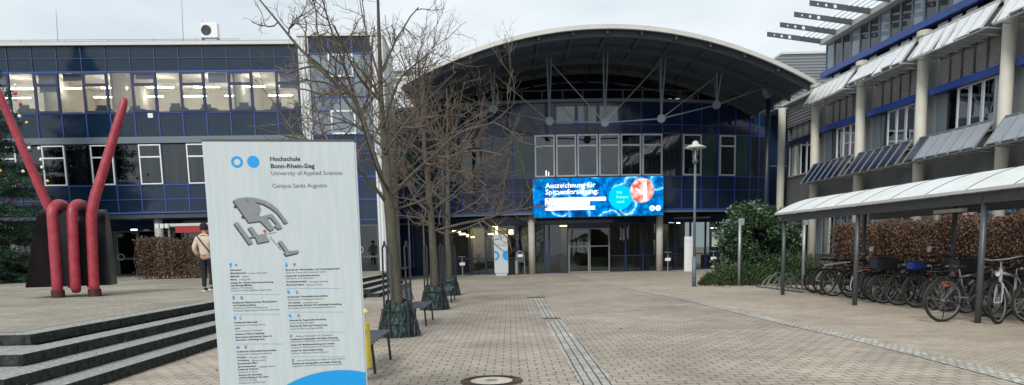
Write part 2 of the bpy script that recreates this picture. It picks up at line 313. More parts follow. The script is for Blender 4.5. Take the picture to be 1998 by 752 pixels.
# dead leaves and litter lying about
lf = leafmat('fallen leaf', [(.30, .25, .16), (.5, .48, .42), (.16, .10, .05)])
pts = np.concatenate([np.stack([rng.uniform(-5.9, -4.6, 90), rng.uniform(8, 22, 90), np.zeros(90)], 1), np.stack([rng.uniform(-4, 5, 60), rng.uniform(8, 30, 60), np.zeros(60)], 1), np.stack([rng.uniform(6.5, 10.6, 900)**1, rng.uniform(27.3, 29, 900), np.zeros(900)], 1)])
for p in pts:
    p[2] = .02
    for k in range(4):
        if XK[k]-.0 > p[0] and p[1] < 26: p[2] = ZP-.14*k+.01; break
o = leaves('fallen_leaves', pts, .05, lf, bias=np.array([0, 0, 0.])); struct(o, 'stuff')

# ------------------------------------------------------------------ curtain-wall helpers (local x along facade, y depth, z up)
def winframe(root, fn, x0, x1, z0, z1, y, wd, dp, fm, pane, split=None, label=None):
    f = MB(fn); f.box(x0, x1, y-dp, y, z0, z0+wd).box(x0, x1, y-dp, y, z1-wd, z1).box(x0, x0+wd, y-dp, y, z0+wd, z1-wd).box(x1-wd, x1, y-dp, y, z0+wd, z1-wd)
    if split: f.box(x0+wd, x1-wd, y-dp, y, split-wd*.6, split+wd*.6)
    o = f.obj('window', fm, root)
    if label: o['label'] = label
    MB(fn).box(x0+wd, x1-wd, y-dp*.5-.012, y-dp*.5, z0+wd, z1-wd).obj('pane', pane, o)
    return o

# ------------------------------------------------------------------ left office building
aL = R(3.4); O = atY(72, 213, 38.9); O.z = 0
bl = thing('office_building', 'long dark blue glass office block with lit upper windows at the left', 'building', O, aL); bl.scale = (1, 1, .972)
CW = 1.157; ZT = dict(cap=12.25, r1=12.05, r2=11.45, wt=10.78, wb=8.82, led1=7.62, led0=7.30, w2t=7.24, w2b=5.25, r3=4.5, bot=3.85)
i0, i1 = -9, 12; xa, xb = i0*CW, 11.3*CW
g = MB()
for z_0, z_1 in ((ZT['wt'], 12.06), (ZT['led1'], ZT['wb']), (ZT['bot'], ZT['w2b'])): MB().box(xa, xb, 0, .12, z_0, z_1).obj('cladding', M_CLAD, bl)
g = MB(); g.box(xa, xb+.1, -.18, .3, 12.061, 12.22); g.obj('roof_edge', M_LGREY, bl)
MB().box(xa, xb, -.02, 14, 12.221, 12.3).obj('roof', mat('roof gravel', (.3, .3, .29), .9), bl)
MB().box(xa, xb, -.10, .12, ZT['led0'], ZT['led1']-.002).obj('ledge', M_LEDGE, bl)
g = MB()
for i in range(i0, i1):
    x = i*CW
    g.box(x-.025, x+.025, -.045, -.001, ZT['led1'], ZT['wb']).box(x-.025, x+.025, -.045, -.001, ZT['bot'], ZT['w2b'])
g.box(xa, xb, -.042, -.001, 4.48, 4.52)
for z in (ZT['wb']-.02, ZT['w2b']-.03, ZT['wt']+.03, ZT['bot']): g.box(xa, xb, -.048, -.001, z-.03, z+.03)
g.obj('mullions', M_BLUE, bl)
g = MB().box(xa, xb, -.042, -.001, 11.435, 11.465)
for i in range(i0, i1): g.box(i*CW-.018, i*CW+.018, -.045, -.001, ZT['wt']+.061, 11.434).box(i*CW-.018, i*CW+.018, -.045, -.001, 11.466, 12.06)
g.obj('upper_mullions', mat('slate blue frame', (.02, .04, .13), .45), bl)
dk = MB()
for i in range(i0, i1):                         # lit upper storey: fixed panes alternate with opening windows
    x0 = i*CW; x1 = min(x0+CW, xb)
    if i % 2 == 0:
        dk_fr = .11
        winframe(bl, None, x0, x1, ZT['wb'], ZT['wt'], 0, .105, .09, M_DBLUE, M_CLEAR, split=10.18)
    else:
        winframe(bl, None, x0, x1, ZT['wb'], ZT['wt'], .0, .035, .06, M_DBLUE, M_CLEAR)
    if i % 2 == 0: winframe(bl, None, x0+.05, x1-.03, ZT['w2b'], ZT['w2t'], 0, .06, .10, M_WHITEF, M_TINT, split=6.62, label='white framed window with a top light')
    else: winframe(bl, None, x0+.0, x1, ZT['w2b'], ZT['w2t'], .02, .03, .06, M_DBLUE, M_TINT)
# rooms behind the two rows
g = MB(); D = 5.5
g.box(xa, xb, D, D+.1, 8.5, 11.2)
for xx in (xa, 0.2*CW, 3.0*CW, 8.1*CW, xb-.1): g.box(xx, xx+.1, .3, D, 8.5, 11.2)
g.obj('upper_room_wall', M_ROOM, bl); MB().box(xa, xb, .13, D, 11.0, 11.1).obj('upper_ceiling', M_ROOMC, bl); MB().box(xa, xb, .13, D, 8.5, 8.6).obj('upper_floor', M_RFLR, bl)
for x in np.arange(-6*CW, xb-1, 2.0*CW):
    for k, y in enumerate((1.9, 4.2)):
        MB().box(x+k*.9, x+1.3+k*.9, y, y+.05, 10.42, 10.46).obj('ceiling_lamp', M_TUBE, bl)
g = MB()
for i, h in ((-2, .5), (0, .9), (1, .35), (4, .3), (7, .5), (10, .8)): g.box(i*CW+.14, (i+1)*CW-.14, .16, .18, ZT['wt']-h, ZT['wt']-.02)
objs(g, 'roller_blind', mat('roller blind', (.42, .44, .52), .9), bl)
g = MB(); c_ = ((-1, .5), (2.2, .4), (3.6, .35), (5.3, .5), (6.6, .4), (8.2, .5), (9.6, .45), (10.6, .5))
for x, h in c_: g.box(x*CW, x*CW+.75, .5, 1.1, 8.6, 8.9+h*.55).box(x*CW+.1, x*CW+.55, .45, .5, 9.0, 9.0+h*.7)
objs(g, 'office_furniture', mat('office furniture', (.12, .13, .15), .6), bl)
g = MB()
for k in range(9): g.box((4.6+k*.75)*CW, (4.6+k*.75)*CW+.5, D-.25, D-.01, 8.6, 9.9)
objs(g, 'shelves', mat('shelf wood', (.38, .30, .22), .7), bl)
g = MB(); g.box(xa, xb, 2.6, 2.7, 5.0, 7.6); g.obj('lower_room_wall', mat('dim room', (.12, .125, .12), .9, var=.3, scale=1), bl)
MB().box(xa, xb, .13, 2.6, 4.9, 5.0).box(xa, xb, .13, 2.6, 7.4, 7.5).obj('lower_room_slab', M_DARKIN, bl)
g = MB()
for i in range(i0, i1):
    n = random.choice((3, 5, 7)); xs = i*CW+random.uniform(.1, .4)
    for k in range(n):
        if random.random() < .8: g.box(xs+k*.09, xs+k*.09+.07, .3+.03*(k % 2), .33+.03*(k % 2), 5.1, 7.35)
objs(g, 'curtain', mat('grey curtain', (.30, .32, .31), .9), bl)
# recessed ground floor
g = MB(); g.box(xa, xb, .05, 3, 3.55, 3.82); g.obj('soffit', M_SOFF, bl)
MB().box(xa, xb, 2.0, 2.1, 3.0, 3.55).box(xa, -4*CW, 2.0, 2.1, ZP, 3.0).obj('ground_floor_wall', M_CLAD2, bl)
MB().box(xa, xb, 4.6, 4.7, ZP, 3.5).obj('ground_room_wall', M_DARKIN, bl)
for i in range(-4, 12):
    if i in (2, 4): continue
    x0 = i*CW*1.0
    if i == 1: continue
    winframe(bl, None, x0, x0+CW, ZP, 3.0, 2.0, .05, .08, M_DSTEEL, M_TINT, split=1.5)
for i in (1, 2):
    f = MB(); x0 = (3.05 if i == 1 else 4.3)*1.0*CW
t_ = winframe(bl, None, 2*CW+.02, 3*CW, ZP, 3.0, 2.0, .09, .08, M_DSTEEL, M_TINT, split=1.5); t_.name = 'glass_door'
g = MB().torus((2*CW+.25, 1.82, 1.6), .16, .018, 'y', 20, 6); g.obj('ring_handle', M_SILV, t_)
t_ = winframe(bl, None, CW+.02, 2*CW, ZP, 3.0, 2.0, .09, .08, M_DSTEEL, M_TINT, split=1.5); t_.name = 'glass_door'
t_ = winframe(bl, None, 4*CW, 5*CW, ZP, 3.0, 2.0, .09, .08, M_DSTEEL, M_TINT, split=1.5); t_.name = 'glass_door'
MB().box(3.45, 3.75, 1.2, 1.25, 3.0, 3.05).obj('exit_lamp', M_COOL, bl)
pc = hit(303, 430, O, (-math.sin(aL), math.cos(aL), 0)) - O
for x in (pc.x*math.cos(aL)-.05, pc.x-7.2, pc.x+7.2): MB().cyl(x, .55, ZP, 3.83, .21).obj('column', M_CONC, bl, smooth=True)
MB().box(4.55*CW, 4.55*CW+.25, -.06, -.05, 8.55, 8.78).obj('wall_plate', M_WHITEF, bl)
# roof things
ac = thing('air_conditioner', 'white outdoor air conditioning unit on the flat roof edge', 'air conditioner', atY(411, 75, 40.5)+Vector((0, 0, -.08)), aL)
MB().box(-.42, .42, -.18, .18, .06, .78).obj('casing', M_WHITEF, ac, bevel=.03); g = MB()
for rr in (.1, .17, .24): g.torus((-.14, -.19, .42), rr, .012, 'y', 24, 5)
g.obj('fan_grille', M_DSTEEL, ac); MB().lathe([(0, 0), (.23, 0)], 20).obj('fan_opening', M_BLACKM, ac).matrix_local = Matrix.Translation((-.14, -.184, .42)) @ Matrix.Rotation(PI/2, 4, 'X')
MB().box(-.4, -.34, -.16, .16, -.02, .06).box(.34, .4, -.16, .16, -.02, .06).obj('foot', M_DSTEEL, ac)
for px, top, lb in ((357, -10, 'tall thin antenna rod left of the roof air conditioner'), (112, 18, 'short lightning rod near the left end of the roof'), (398, 38, 'thin lightning rod right beside the roof air conditioner')):
    p = atY(px, 79, 41); q = atY(px-3, top, 41)
    t = thing('lightning_rod', lb, 'antenna', (p.x, p.y, 11.93)); MB().tube([(0, 0, 0), (q.x-p.x, 0, q.z-11.93)], [.022, .010], 6).obj('rod', M_GSTEEL, t); MB().lathe([(0, .08), (.14, .07), (.16, 0)], 12).obj('foot', M_CONC, t)
t = thing('roof_safety_rail', 'low thin safety wire on short posts along the flat roof edge', 'railing', tuple(O+Vector((0, 0, 11.93))), aL)
g = MB(); xs = np.arange(-5, xb-2.2, 2.1)
for x in xs: g.tube([(x, .7, .05), (x, .7, .3)], .02, 5)
g.obj('posts', M_GSTEEL, t); MB().tube([(x, .7, .28+.02*math.sin(x*3)) for x in xs], .012, 4).obj('wire', M_GSTEEL, t)

# ------------------------------------------------------------------ stair tower
T = atY(580, 70, 39.2); T.z = 0; tw = thing('stair_tower', 'white ribbed stair tower with blue grid windows behind the bare tree', 'building', T, R(3))
x_ = lambda px, py=150: (hit(px, py, T, (-math.sin(R(3)), math.cos(R(3)), 0))-T).dot(Vector((math.cos(R(3)), math.sin(R(3)), 0)))
zt = hit(660, 70, T, (0, 1, 0)).z; xl0, xl1, xr0, xr1 = 0, .50, 3.50, 4.12
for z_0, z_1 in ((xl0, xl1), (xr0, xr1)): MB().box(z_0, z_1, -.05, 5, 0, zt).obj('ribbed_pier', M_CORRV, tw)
MB().box(xl0-.05, xr1+.05, -.12, 5, zt+.002, zt+.14).obj('roof_edge', M_LGREY, tw)
zr = [hit(660, y, T, (0, 1, 0)).z for y in (78, 103, 150, 188, 215, 262, 300, 345, 390, 430)]
cx = [xl1, xl1+.95, xl1+2.08, xr0]
for z_0, z_1 in ((zr[1], zt), (zr[9]-.6, zr[5])): MB().box(xl1, xr0, .04, .1, z_0, z_1).obj('dark_cladding', M_CLAD, tw)
MB().box(xl1, xr0, .05, .1, zr[5], zr[1]).obj('grey_glass', M_GREYGL, tw)
g = MB()
for z in [zr[i] for i in (1, 3, 4, 5, 6, 7, 8, 9)]: g.box(xl1, xr0, -.0, .039, z-.03, z+.03)
for x in cx: g.box(x-.03, x+.03, -.01, .041, .4, zt-.1)
g.obj('mullions', M_BLUE, tw)
for a, b in ((zr[2], zr[1]-.05), (zr[5], zr[4])): winframe(tw, None, cx[1]-.03, cx[2]+.05, a, b, -.005, .08, .08, M_WHITEF, M_GREYGL, label='white framed tower window')
winframe(tw, None, cx[2]-.3, xr0-.02, .5, 2.9, .03, .07, .08, M_DSTEEL, M_TINT, split=1.3, label='glass door with ring handle').name = 'glass_door'
MB().box(xl1, xr0, 1.2, 1.3, 0, 4).obj('interior_wall', M_DARKIN, tw)
g = MB().torus((cx[2]-.05, -.12, 1.65), .17, .018, 'y', 20, 6); g.obj('ring_handle', M_SILV, tw)

# steel fire escape between tower and entrance hall
fe = thing('fire_escape', 'light steel escape stair with railings right of the stair tower', 'stair', atY(790, 540, 47.5), 0); fe.location.z = 0
fx = fe.location.x; zz = lambda py: atY(790, py, 47.5).z; xx = lambda px: atY(px, 150, 47.5).x-fx
g = MB()
for px in (745, 786, 815): g.bar((xx(px), 0, 0), (xx(px), 0, zz(99 if px != 745 else 110)), .07, .07)
for px in (786, 815): g.bar((xx(px), 1.4, 0), (xx(px), 1.4, zz(99)), .06, .06)
g.obj('post', M_LGREY, fe); g = MB()
for y in (99, 107, 116, 195, 205, 213): g.tube([(xx(757), 0, zz(y)), (xx(818), 0, zz(y))], .03, 6)
for k, y in enumerate((104, 112)): g.tube([(xx(757), 1.4, zz(y)), (xx(818), 1.4, zz(y))], .025, 6)
for k in range(8): g.tube([(xx(757), k*.0, zz(130+k*8)), (xx(786), 0, zz(130+k*8))], .02, 5)
g.obj('railing', M_WHITEF, fe); g = MB()
for y in (135, 150, 228): g.box(xx(757), xx(818), -.05, 1.5, zz(y)-.1, zz(y))
objs(g, 'landing', M_LGREY, fe); g = MB()
for k in range(12): g.box(xx(745)+k*.13, xx(745)+k*.13+.2, .3, 1.2, zz(225)+k*.2, zz(225)+k*.2+.04)
g.obj('treads', M_GSTEEL, fe)

# ------------------------------------------------------------------ entrance hall building with the vaulted roof
RA = 29.0; CXA, YF = 3.2, 45.6; OE = Vector((3.2, 45.6, 0))
en = thing('entrance_hall', 'dark blue glass entrance hall with a broad arched canopy roof', 'building', OE)
def arc(u, v, z): return ((RA-v)*math.sin(u/RA), RA-(RA-v)*math.cos(u/RA), z)    # u along the curved front, v inwards
def upx(px, py=300):
    lo, hi = -14, 16
    for _ in range(40):
        m_ = (lo+hi)/2; a = arc(m_, 0, 0); P_ = OE+Vector(a); d = hit(px, py, (0, P_.y, 0), (0, 1, 0))
        if d.x > P_.x: lo = m_
        else: hi = m_
    return lo
ez = lambda py: atY(1166, py, YF).z
z_ledge, z_w1, z_w0, z_bot = ez(199), ez(261), ez(345), ez(411)
pxs = [757, 785, 820, 858, 900, 940, 962, 1000, 1042, 1083.5, 1125, 1167, 1209, 1251, 1292, 1330, 1368, 1401, 1434, 1463, 1480, 1512]
U = [upx(p) for p in pxs]; kinds = 'dtdtwtdtWWWWWWdWtWtLd'
g1, g2, gm = MB(arc), MB(arc), MB(arc)
teal = MB(arc); dgl = MB(arc); lit = MB(arc)
for i, k in enumerate(kinds):
    a, b = U[i], U[i+1]; h = (a+b)/2
    for (p, q) in ((a, h), (h, b)):
        g1.box(p, q, 0, .1, z_w1, z_ledge-.01); g2.box(p, q, 0, .1, z_bot, z_w0)
        gm.box(p, q, -.03, -.002, ez(243)-.025, ez(243)+.025).box(p, q, -.03, -.002, ez(372)-.02, ez(372)+.02).box(p, q, -.05, -.002, z_bot-.03, z_bot+.05).box(p, q, -.05, -.002, z_w0-.04, z_w0+.02).box(p, q, -.05, -.002, z_w1-.02, z_w1+.04)
    gm.box(a-.03, a+.03, -.04, -.001, z_bot, z_ledge-.02)
    if k in 'Ww':
        winframe(en, arc, a+.035, b-.035, z_w0+.03, z_w1-.03, -.03, .085, .10, M_SILV if k == 'W' else M_DBLUE, M_TINT, split=ez(284), label='silver framed office window' if k == 'W' else None)
    elif k == 't': MB(arc).box(a, b, .02, .08, z_w0, z_w1).obj('glass_panel', M_TEAL, en)
    elif k == 'd': MB(arc).box(a, b, .02, .08, z_w0, z_w1).obj('glass_panel', M_DGLS, en)
    else:
        MB(arc).box(a, b, .02, .05, z_w0, z_w1).obj('glass_panel', M_TINT, en); MB(arc).box(a+.12, b-.14, .7, .74, z_w0+.1, z_w1-.3).obj('lit_curtain', mat('warm lit curtain', (.55, .42, .22), .9, emit=.18), en)
g1.obj('cladding', M_CLAD2, en); g2.obj('cladding', M_CLAD2, en); gm.obj('mullions', M_BLUE, en)
# paler thin panels painted in as reflections on the upper cladding row
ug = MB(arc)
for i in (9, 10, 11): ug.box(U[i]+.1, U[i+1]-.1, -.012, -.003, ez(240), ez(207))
ug.obj('reflection_panel', M_GREYGL, en)
nU = 24; us = np.linspace(U[0], U[-1]+.2, nU)
lg, fl, back, slab = MB(arc), MB(arc), MB(arc), MB(arc)
for a, b in zip(us[:-1], us[1:]):
    lg.box(a, b, -.22, .3, z_ledge, z_ledge+.16); slab.box(a, b, .1, 7, z_w1+.45, z_w1+.6).box(a, b, .1, 1.6, z_w0-.35, z_w0-.2)
    back.box(a, b, 1.5, 1.6, z_w0-.2, z_w1+.45)
lg.obj('ledge', M_LEDGE, en); slab.obj('floor_slab', M_DARKIN, en)
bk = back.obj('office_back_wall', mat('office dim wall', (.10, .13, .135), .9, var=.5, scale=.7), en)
g = MB(arc)
for i, k in enumerate(kinds):
    if k == 'W':
        a, b = U[i], U[i+1]
        if random.random() < .8: g.box(a+.12, b-.12, .12, .15, z_w1-.1-random.uniform(.3, .7), z_w1-.1)
        if random.random() < .5: g.box(a+.15, a+.45, .2, .24, z_w0+.1, z_w0+random.uniform(.7, 1.3))
objs(g, 'window_blind', mat('pale blind', (.30, .36, .37), .8), en)
MB(arc).box(U[9]-.55, U[9]-.50, .9, .95, z_w0+.15, z_w0+.5).box(U[9]-.4, U[9]-.36, .9, .95, z_w0+.15, z_w0+.42).obj('desk_lamp', M_WARM, en)
# terrace railing and rear wall under the vault
g = MB(arc)
for k in range(16): u = U[4]+k*1.2; g.tube([(u, .5, z_ledge+.1), (u, .5, z_ledge+.75)], .05, 6)
objs(g, 'railing_post', M_LEDGE, en); g = MB(arc); g.tube([(u, .5, z_ledge+.78) for u in us], .035, 6); g.obj('handrail', M_LEDGE, en)
YB = 50.2-OE.y
def vz(x):   # vault underside height at world x
    return 11.82-.0264*(x-4.6)**2
XV0, XV1 = -4.95, 14.75; SH = .26
holes = []
for a, b in ((1265, 1279), (1285, 1290), (1304, 1311), (1318, 1329), (1331, 1342), (1344, 1351), (1353, 1361)):
    holes.append((atY(a, 190, 50.2).x-OE.x, atY(b, 190, 50.2).x-OE.x))
zh0, zh1 = atY(1310, 198, 50.2).z, atY(1310, 189, 50.2).z
print('holes', zh0, zh1, vz(10.4)); zh1 = min(zh1, vz(11)-.05); zh0 = min(zh0, zh1-.22)
g = MB(); xs_ = [XV0-OE.x]+[h for p in holes for h in p]+[XV1-OE.x]
for k in range(0, len(xs_)-1):
    a, b = xs_[k], xs_[k+1]; solid = k % 2 == 0; m_ = max(1, int((b-a)/1.0))
    for j in range(m_):
        p, q = a+(b-a)*j/m_, a+(b-a)*(j+1)/m_
        ztop = [vz(t_+OE.x)-.03 for t_ in (p, q)]
        if solid: g.add([(p, YB, z_w1), (q, YB, z_w1), (q, YB, ztop[1]), (p, YB, ztop[0]), (p, YB+.1, z_w1), (q, YB+.1, z_w1), (q, YB+.1, ztop[1]), (p, YB+.1, ztop[0])], [(0, 1, 2, 3), (5, 4, 7, 6), (3, 2, 6, 7), (1, 0, 4, 5)])
        else:
            g.box(p, q, YB, YB+.1, z_w1, zh0)
            g.add([(p, YB, zh1), (q, YB, zh1), (q, YB, ztop[1]), (p, YB, ztop[0])], [(0, 1, 2, 3)])
g.obj('rear_wall', M_CLAD2, en)
g = MB().box(8, 12.2, YB-.7, YB-.66, z_ledge+.3, z_ledge+.34)
for k in range(7): g.box(8+k*.6, 8.05+k*.6, YB-.7, YB-.66, z_ledge-.4, z_ledge+.34)
g.obj('inner_rail', M_DSTEEL, en)
# vault deck
Y0, Y1 = 38.3-OE.y, 50.5-OE.y; nx = 40; XS = np.linspace(XV0, XV1, nx+1)
def vault(m, off0, off1, y0, y1, x0=0, x1=nx):
    for k in range(x0, x1):
        a, b = XS[k], XS[k+1]; za, zb = vz(a), vz(b); A, B = a-OE.x, b-OE.x
        m.add([(A, y0, za+off0), (B, y0, zb+off0), (B, y1, zb+off0), (A, y1, za+off0), (A, y0, za+off1), (B, y0, zb+off1), (B, y1, zb+off1), (A, y1, za+off1)],
              [(0, 3, 2, 1), (4, 5, 6, 7), (0, 1, 5, 4), (2, 3, 7, 6)]+([(3, 0, 4, 7)] if k == x0 else [])+([(1, 2, 6, 5)] if k == x1-1 else []))
v_ = MB(); vault(v_, .0, .10, Y0+.06, Y1); v_.obj('soffit', M_SOFF, en)
v_ = MB(); vault(v_, .101, .16, Y0+.05, Y1); v_.obj('roof_sheet', M_LGREY, en)
v_ = MB(); vault(v_, -.05, .15, Y0-.12, Y0+.045); v_.obj('roof_edge', mat('roof edge aluminium', (.50, .50, .48), .5, metal=.1, var=.12, scale=1.2), en)
v_ = MB()
for x, s_ in ((XV0, -1), (XV1, 1)): v_.box(x-OE.x-(.1 if s_ < 0 else .0), x-OE.x+(.1 if s_ > 0 else 0), Y0, Y1, vz(x)-.06, vz(x)+.16)
v_.obj('eave_gutter', M_LGREY, en)
for y in (Y0+.35, Y0+3.0, Y0+5.6, Y0+8.2): v_ = MB(); vault(v_, -.30, -.002, y, y+.14); v_.obj('arch_rib', M_BEAM, en)
v_ = MB()
for k in range(1, 12):
    x = XV0+(XV1-XV0)*k/12; v_.box(x-.06-OE.x, x+.06-OE.x, Y0+.06, Y1, vz(x)-.22, vz(x)-.004)
objs(v_, 'purlin', M_BEAM, en)
YT = 42.4; yt = YT-OE.y; nodes = [(858, 168), (963, 213), (1072, 237), (1180, 240), (1290, 232), (1398, 205), (1500, 168)]
NP = [atY(a, b, YT)-OE for a, b in nodes]
g = MB()
for p in NP[1:-1]:
    g.tube([(p.x, p.y-.10, p.z), (p.x, p.y+.10, p.z)], .22, 16)
objs(g, 'truss_node', M_LEDGE, en)
for a, b in zip(NP[:-1], NP[1:]): MB().tube([a, b], .04, 8).obj('truss_chord', M_LEDGE, en)
for p in NP[1:-1]:
    g = MB(); zt_ = vz(p.x+OE.x)-.25
    for dx, dy in ((.08, -.9), (-.08, -.9), (.0, .9)): g.tube([p, (p.x+dx*1.5, p.y+dy*.6, zt_)], .038, 8)
    g.obj('truss_strut', M_LEDGE, en)
for a, b in ((3, 2), (3, 4), (4, 5), (2, 1)):
    q = NP[b]; MB().tube([NP[a], (q.x, q.y, vz(q.x+OE.x)-.3)], .026, 6).obj('truss_diagonal', M_GSTEEL, en)
for i, px in ((0, 860), (6, 1505)):
    p = NP[i]; x = p.x; MB().cyl(x, yt, 0, p.z-.55, .13, 20).obj('support_post', mat('post navy', (.015, .028, .05), .45), en, smooth=True)
    c = MB(); c.lathe([(.14, p.z-.65), (.30, p.z-.35), (.55, p.z+.2), (.50, p.z+.5), (.3, vz(x+OE.x)-.2)], 6, (x, yt)); c.obj('post_capital', M_LEDGE, en)
# recessed entrance under the curved front
g = MB(arc)
for a, b in zip(us[:-1], us[1:]): g.box(a, b, .1, 2.6, z_bot-.02, z_bot+.1); 
g.obj('entrance_soffit', M_SOFF, en)
g = MB(arc)
for a, b in zip(us[:-1], us[1:]): g.box(a, b, -.02, .12, z_bot-.16, z_bot-.04)
g.obj('soffit_edge', M_LEDGE, en)
zg = ez(432)-.05; RC = 1.6
ge = [757, 790, 828, 866, 905, 938, 1003, 1063, 1073, 1113, 1201, 1235, 1272, 1300, 1340, 1372, 1404, 1430, 1470, 1512]
GU = []
for p in ge: GU.append(upx(p, 500)*(1-RC/RA)+(.0))
fas = MB(arc)
for a, b in zip(us[:-1], us[1:]): fas.box(a, b, RC, RC+.1, zg, z_bot)
fas.obj('entrance_fascia', M_CLAD2, en)
sc_ = RA/(RA-RC)
for a, b, p in zip(GU[:-1], GU[1:], ge):
    a *= sc_; b *= sc_
    if p == 1113:
        for q, r_ in ((a, (a+b)/2), ((a+b)/2, b)):
            o = winframe(en, arc, q+.02, r_-.02, .02, zg-.3, RC-.1, .06, .07, mat('door frame grey', (.22, .24, .25), .4), M_DOORG); o.name = 'sliding_door'; o['label'] = 'silver framed sliding glass door'
            MB(arc).box(q+.08, r_-.08, RC-.19, RC-.175, 1.55, 1.62).obj('door_marking', M_LEDGE, o)
        MB(arc).box(a, b, RC-.12, RC, zg-.3, zg).obj('door_header', M_DBLUE, en)
    else: winframe(en, arc, a, b, .0, zg, RC, .05, .10, M_DBLUE, M_DOORG, split=.98)
# hall interior
hi = MB(); X0h, X1h = arc(U[0], 9, 0)[0], arc(U[-1], 9, 0)[0]
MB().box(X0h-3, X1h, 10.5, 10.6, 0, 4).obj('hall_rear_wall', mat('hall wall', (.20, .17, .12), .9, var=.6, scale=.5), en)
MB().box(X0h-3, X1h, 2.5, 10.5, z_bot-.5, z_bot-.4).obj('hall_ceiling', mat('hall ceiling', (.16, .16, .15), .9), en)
g = MB()
for k in range(9): x = -8+k*2.3; g.box(x, x+.35, 5+(k % 3), 5.3+(k % 3), 0, 3.3)
objs(g, 'hall_pillar', mat('hall pillar', (.25, .20, .13), .8), en)
g = MB()
for k in range(12): x = -9+k*1.8; g.box(x, x+1.1, 3.6, 3.9, 0, .9)
objs(g, 'hall_bench', mat('hall furniture', (.22, .25, .23), .7), en)
hp = mat('hall panel', (.42, .40, .30), .8); g = MB()
for k, (px, w_) in enumerate(((915, 1.2), (960, 1.0), (1020, .9), (1095, .6), (1248, .8), (1285, .6), (1385, .7))):
    x = atY(px, 500, 51).x-OE.x; g.box(x, x+w_, 5.4, 5.5, .1, 2.9)
objs(g, 'notice_wall', hp, en)
for k, (px, py, sx, sz) in enumerate(((888, 452, .7, .13), (902, 457, .4, .11), (913, 460, .2, .15), (921, 463, .3, .08), (963, 440, .18, .2), (969, 448, .14, 1.2), (997, 453, .28, .28), (957, 457, .4, .08), (1313, 433, .5, .12), (1324, 434, .2, .15), (1100, 441, .5, .05), (1395, 445, .5, .05))):
    p = atY(px, py, 50.2)-OE; MB().box(p.x-sx/2, p.x+sx/2, p.y, p.y+.1, p.z-sz/2, p.z+sz/2).obj('hall_lamp', M_WARM if px < 1200 else M_COOL, en)
# poster cases behind the glazing
p = atY(1397, 466, 48.6)-OE; MB().box(p.x-.26, p.x+.26, p.y, p.y+.03, p.z-.5, p.z+.5).obj('notice', mat('notice paper', (.5, .55, .5), .8), en)
# concrete columns in front
for px in (1038, 1287): x = atY(px, 500, 46.2).x-OE.x; MB().cyl(x, .65, 0, z_bot-.03, .2, 20).obj('column', M_CONC, en, smooth=True)
p = atY(1352, 356, 46.9)-OE; MB().box(p.x-.14, p.x+.14, p.y-.05, p.y-.03, p.z-.25, p.z+.25).obj('wall_plate', M_WHITEF, en)
MB().tube([(U[-1]-.5, -.3, 3.8), (U[-1]-.5, -.3, z_ledge)], .03, 6).obj('downpipe', M_LEDGE, en) if False else None
# link block filling the dark gap towards the right-hand building
lk = thing('link_block', 'dark blue recessed wall between entrance hall and solar shaded block', 'building', (16.4, 48.6, 0))
MB().box(-.9, 3, 0, 2, 0, z_ledge+.05).obj('wall', M_CLAD2, lk); MB().box(-.9, 3, -.1, 2, z_ledge+.06, z_ledge+.2).obj('roof_edge', M_LGREY, lk)
MB().box(-.9, 3, -.03, -.002, 3.7, 3.85).box(-.9, 3, -.03, -.002, 6.2, 6.26).obj('ledge', M_LEDGE, lk)
lb_ = thing('rear_block', 'dark rear wall block between stair tower and entrance hall', 'building', (-9.5, 48.2, 0))
MB().box(-2, 4.4, 0, 4, 0, atY(800, 232, 48.2).z).obj('wall', M_CLAD2, lb_); z_ = atY(800, 232, 48.2).z; MB().box(-2, 4.4, -.15, 4, z_+.001, z_+.25).obj('roof_edge', M_WHITEF, lb_)
g = MB()
for k in range(5): g.box(-1.9+k*1.35, -1.85+k*1.35, -.04, -.002, .1, z_)
for z in (3.8, 5.6, 7.4): g.box(-2, 4.4, -.038, -.001, z, z+.05)
g.obj('mullions', M_BLUE, lb_)

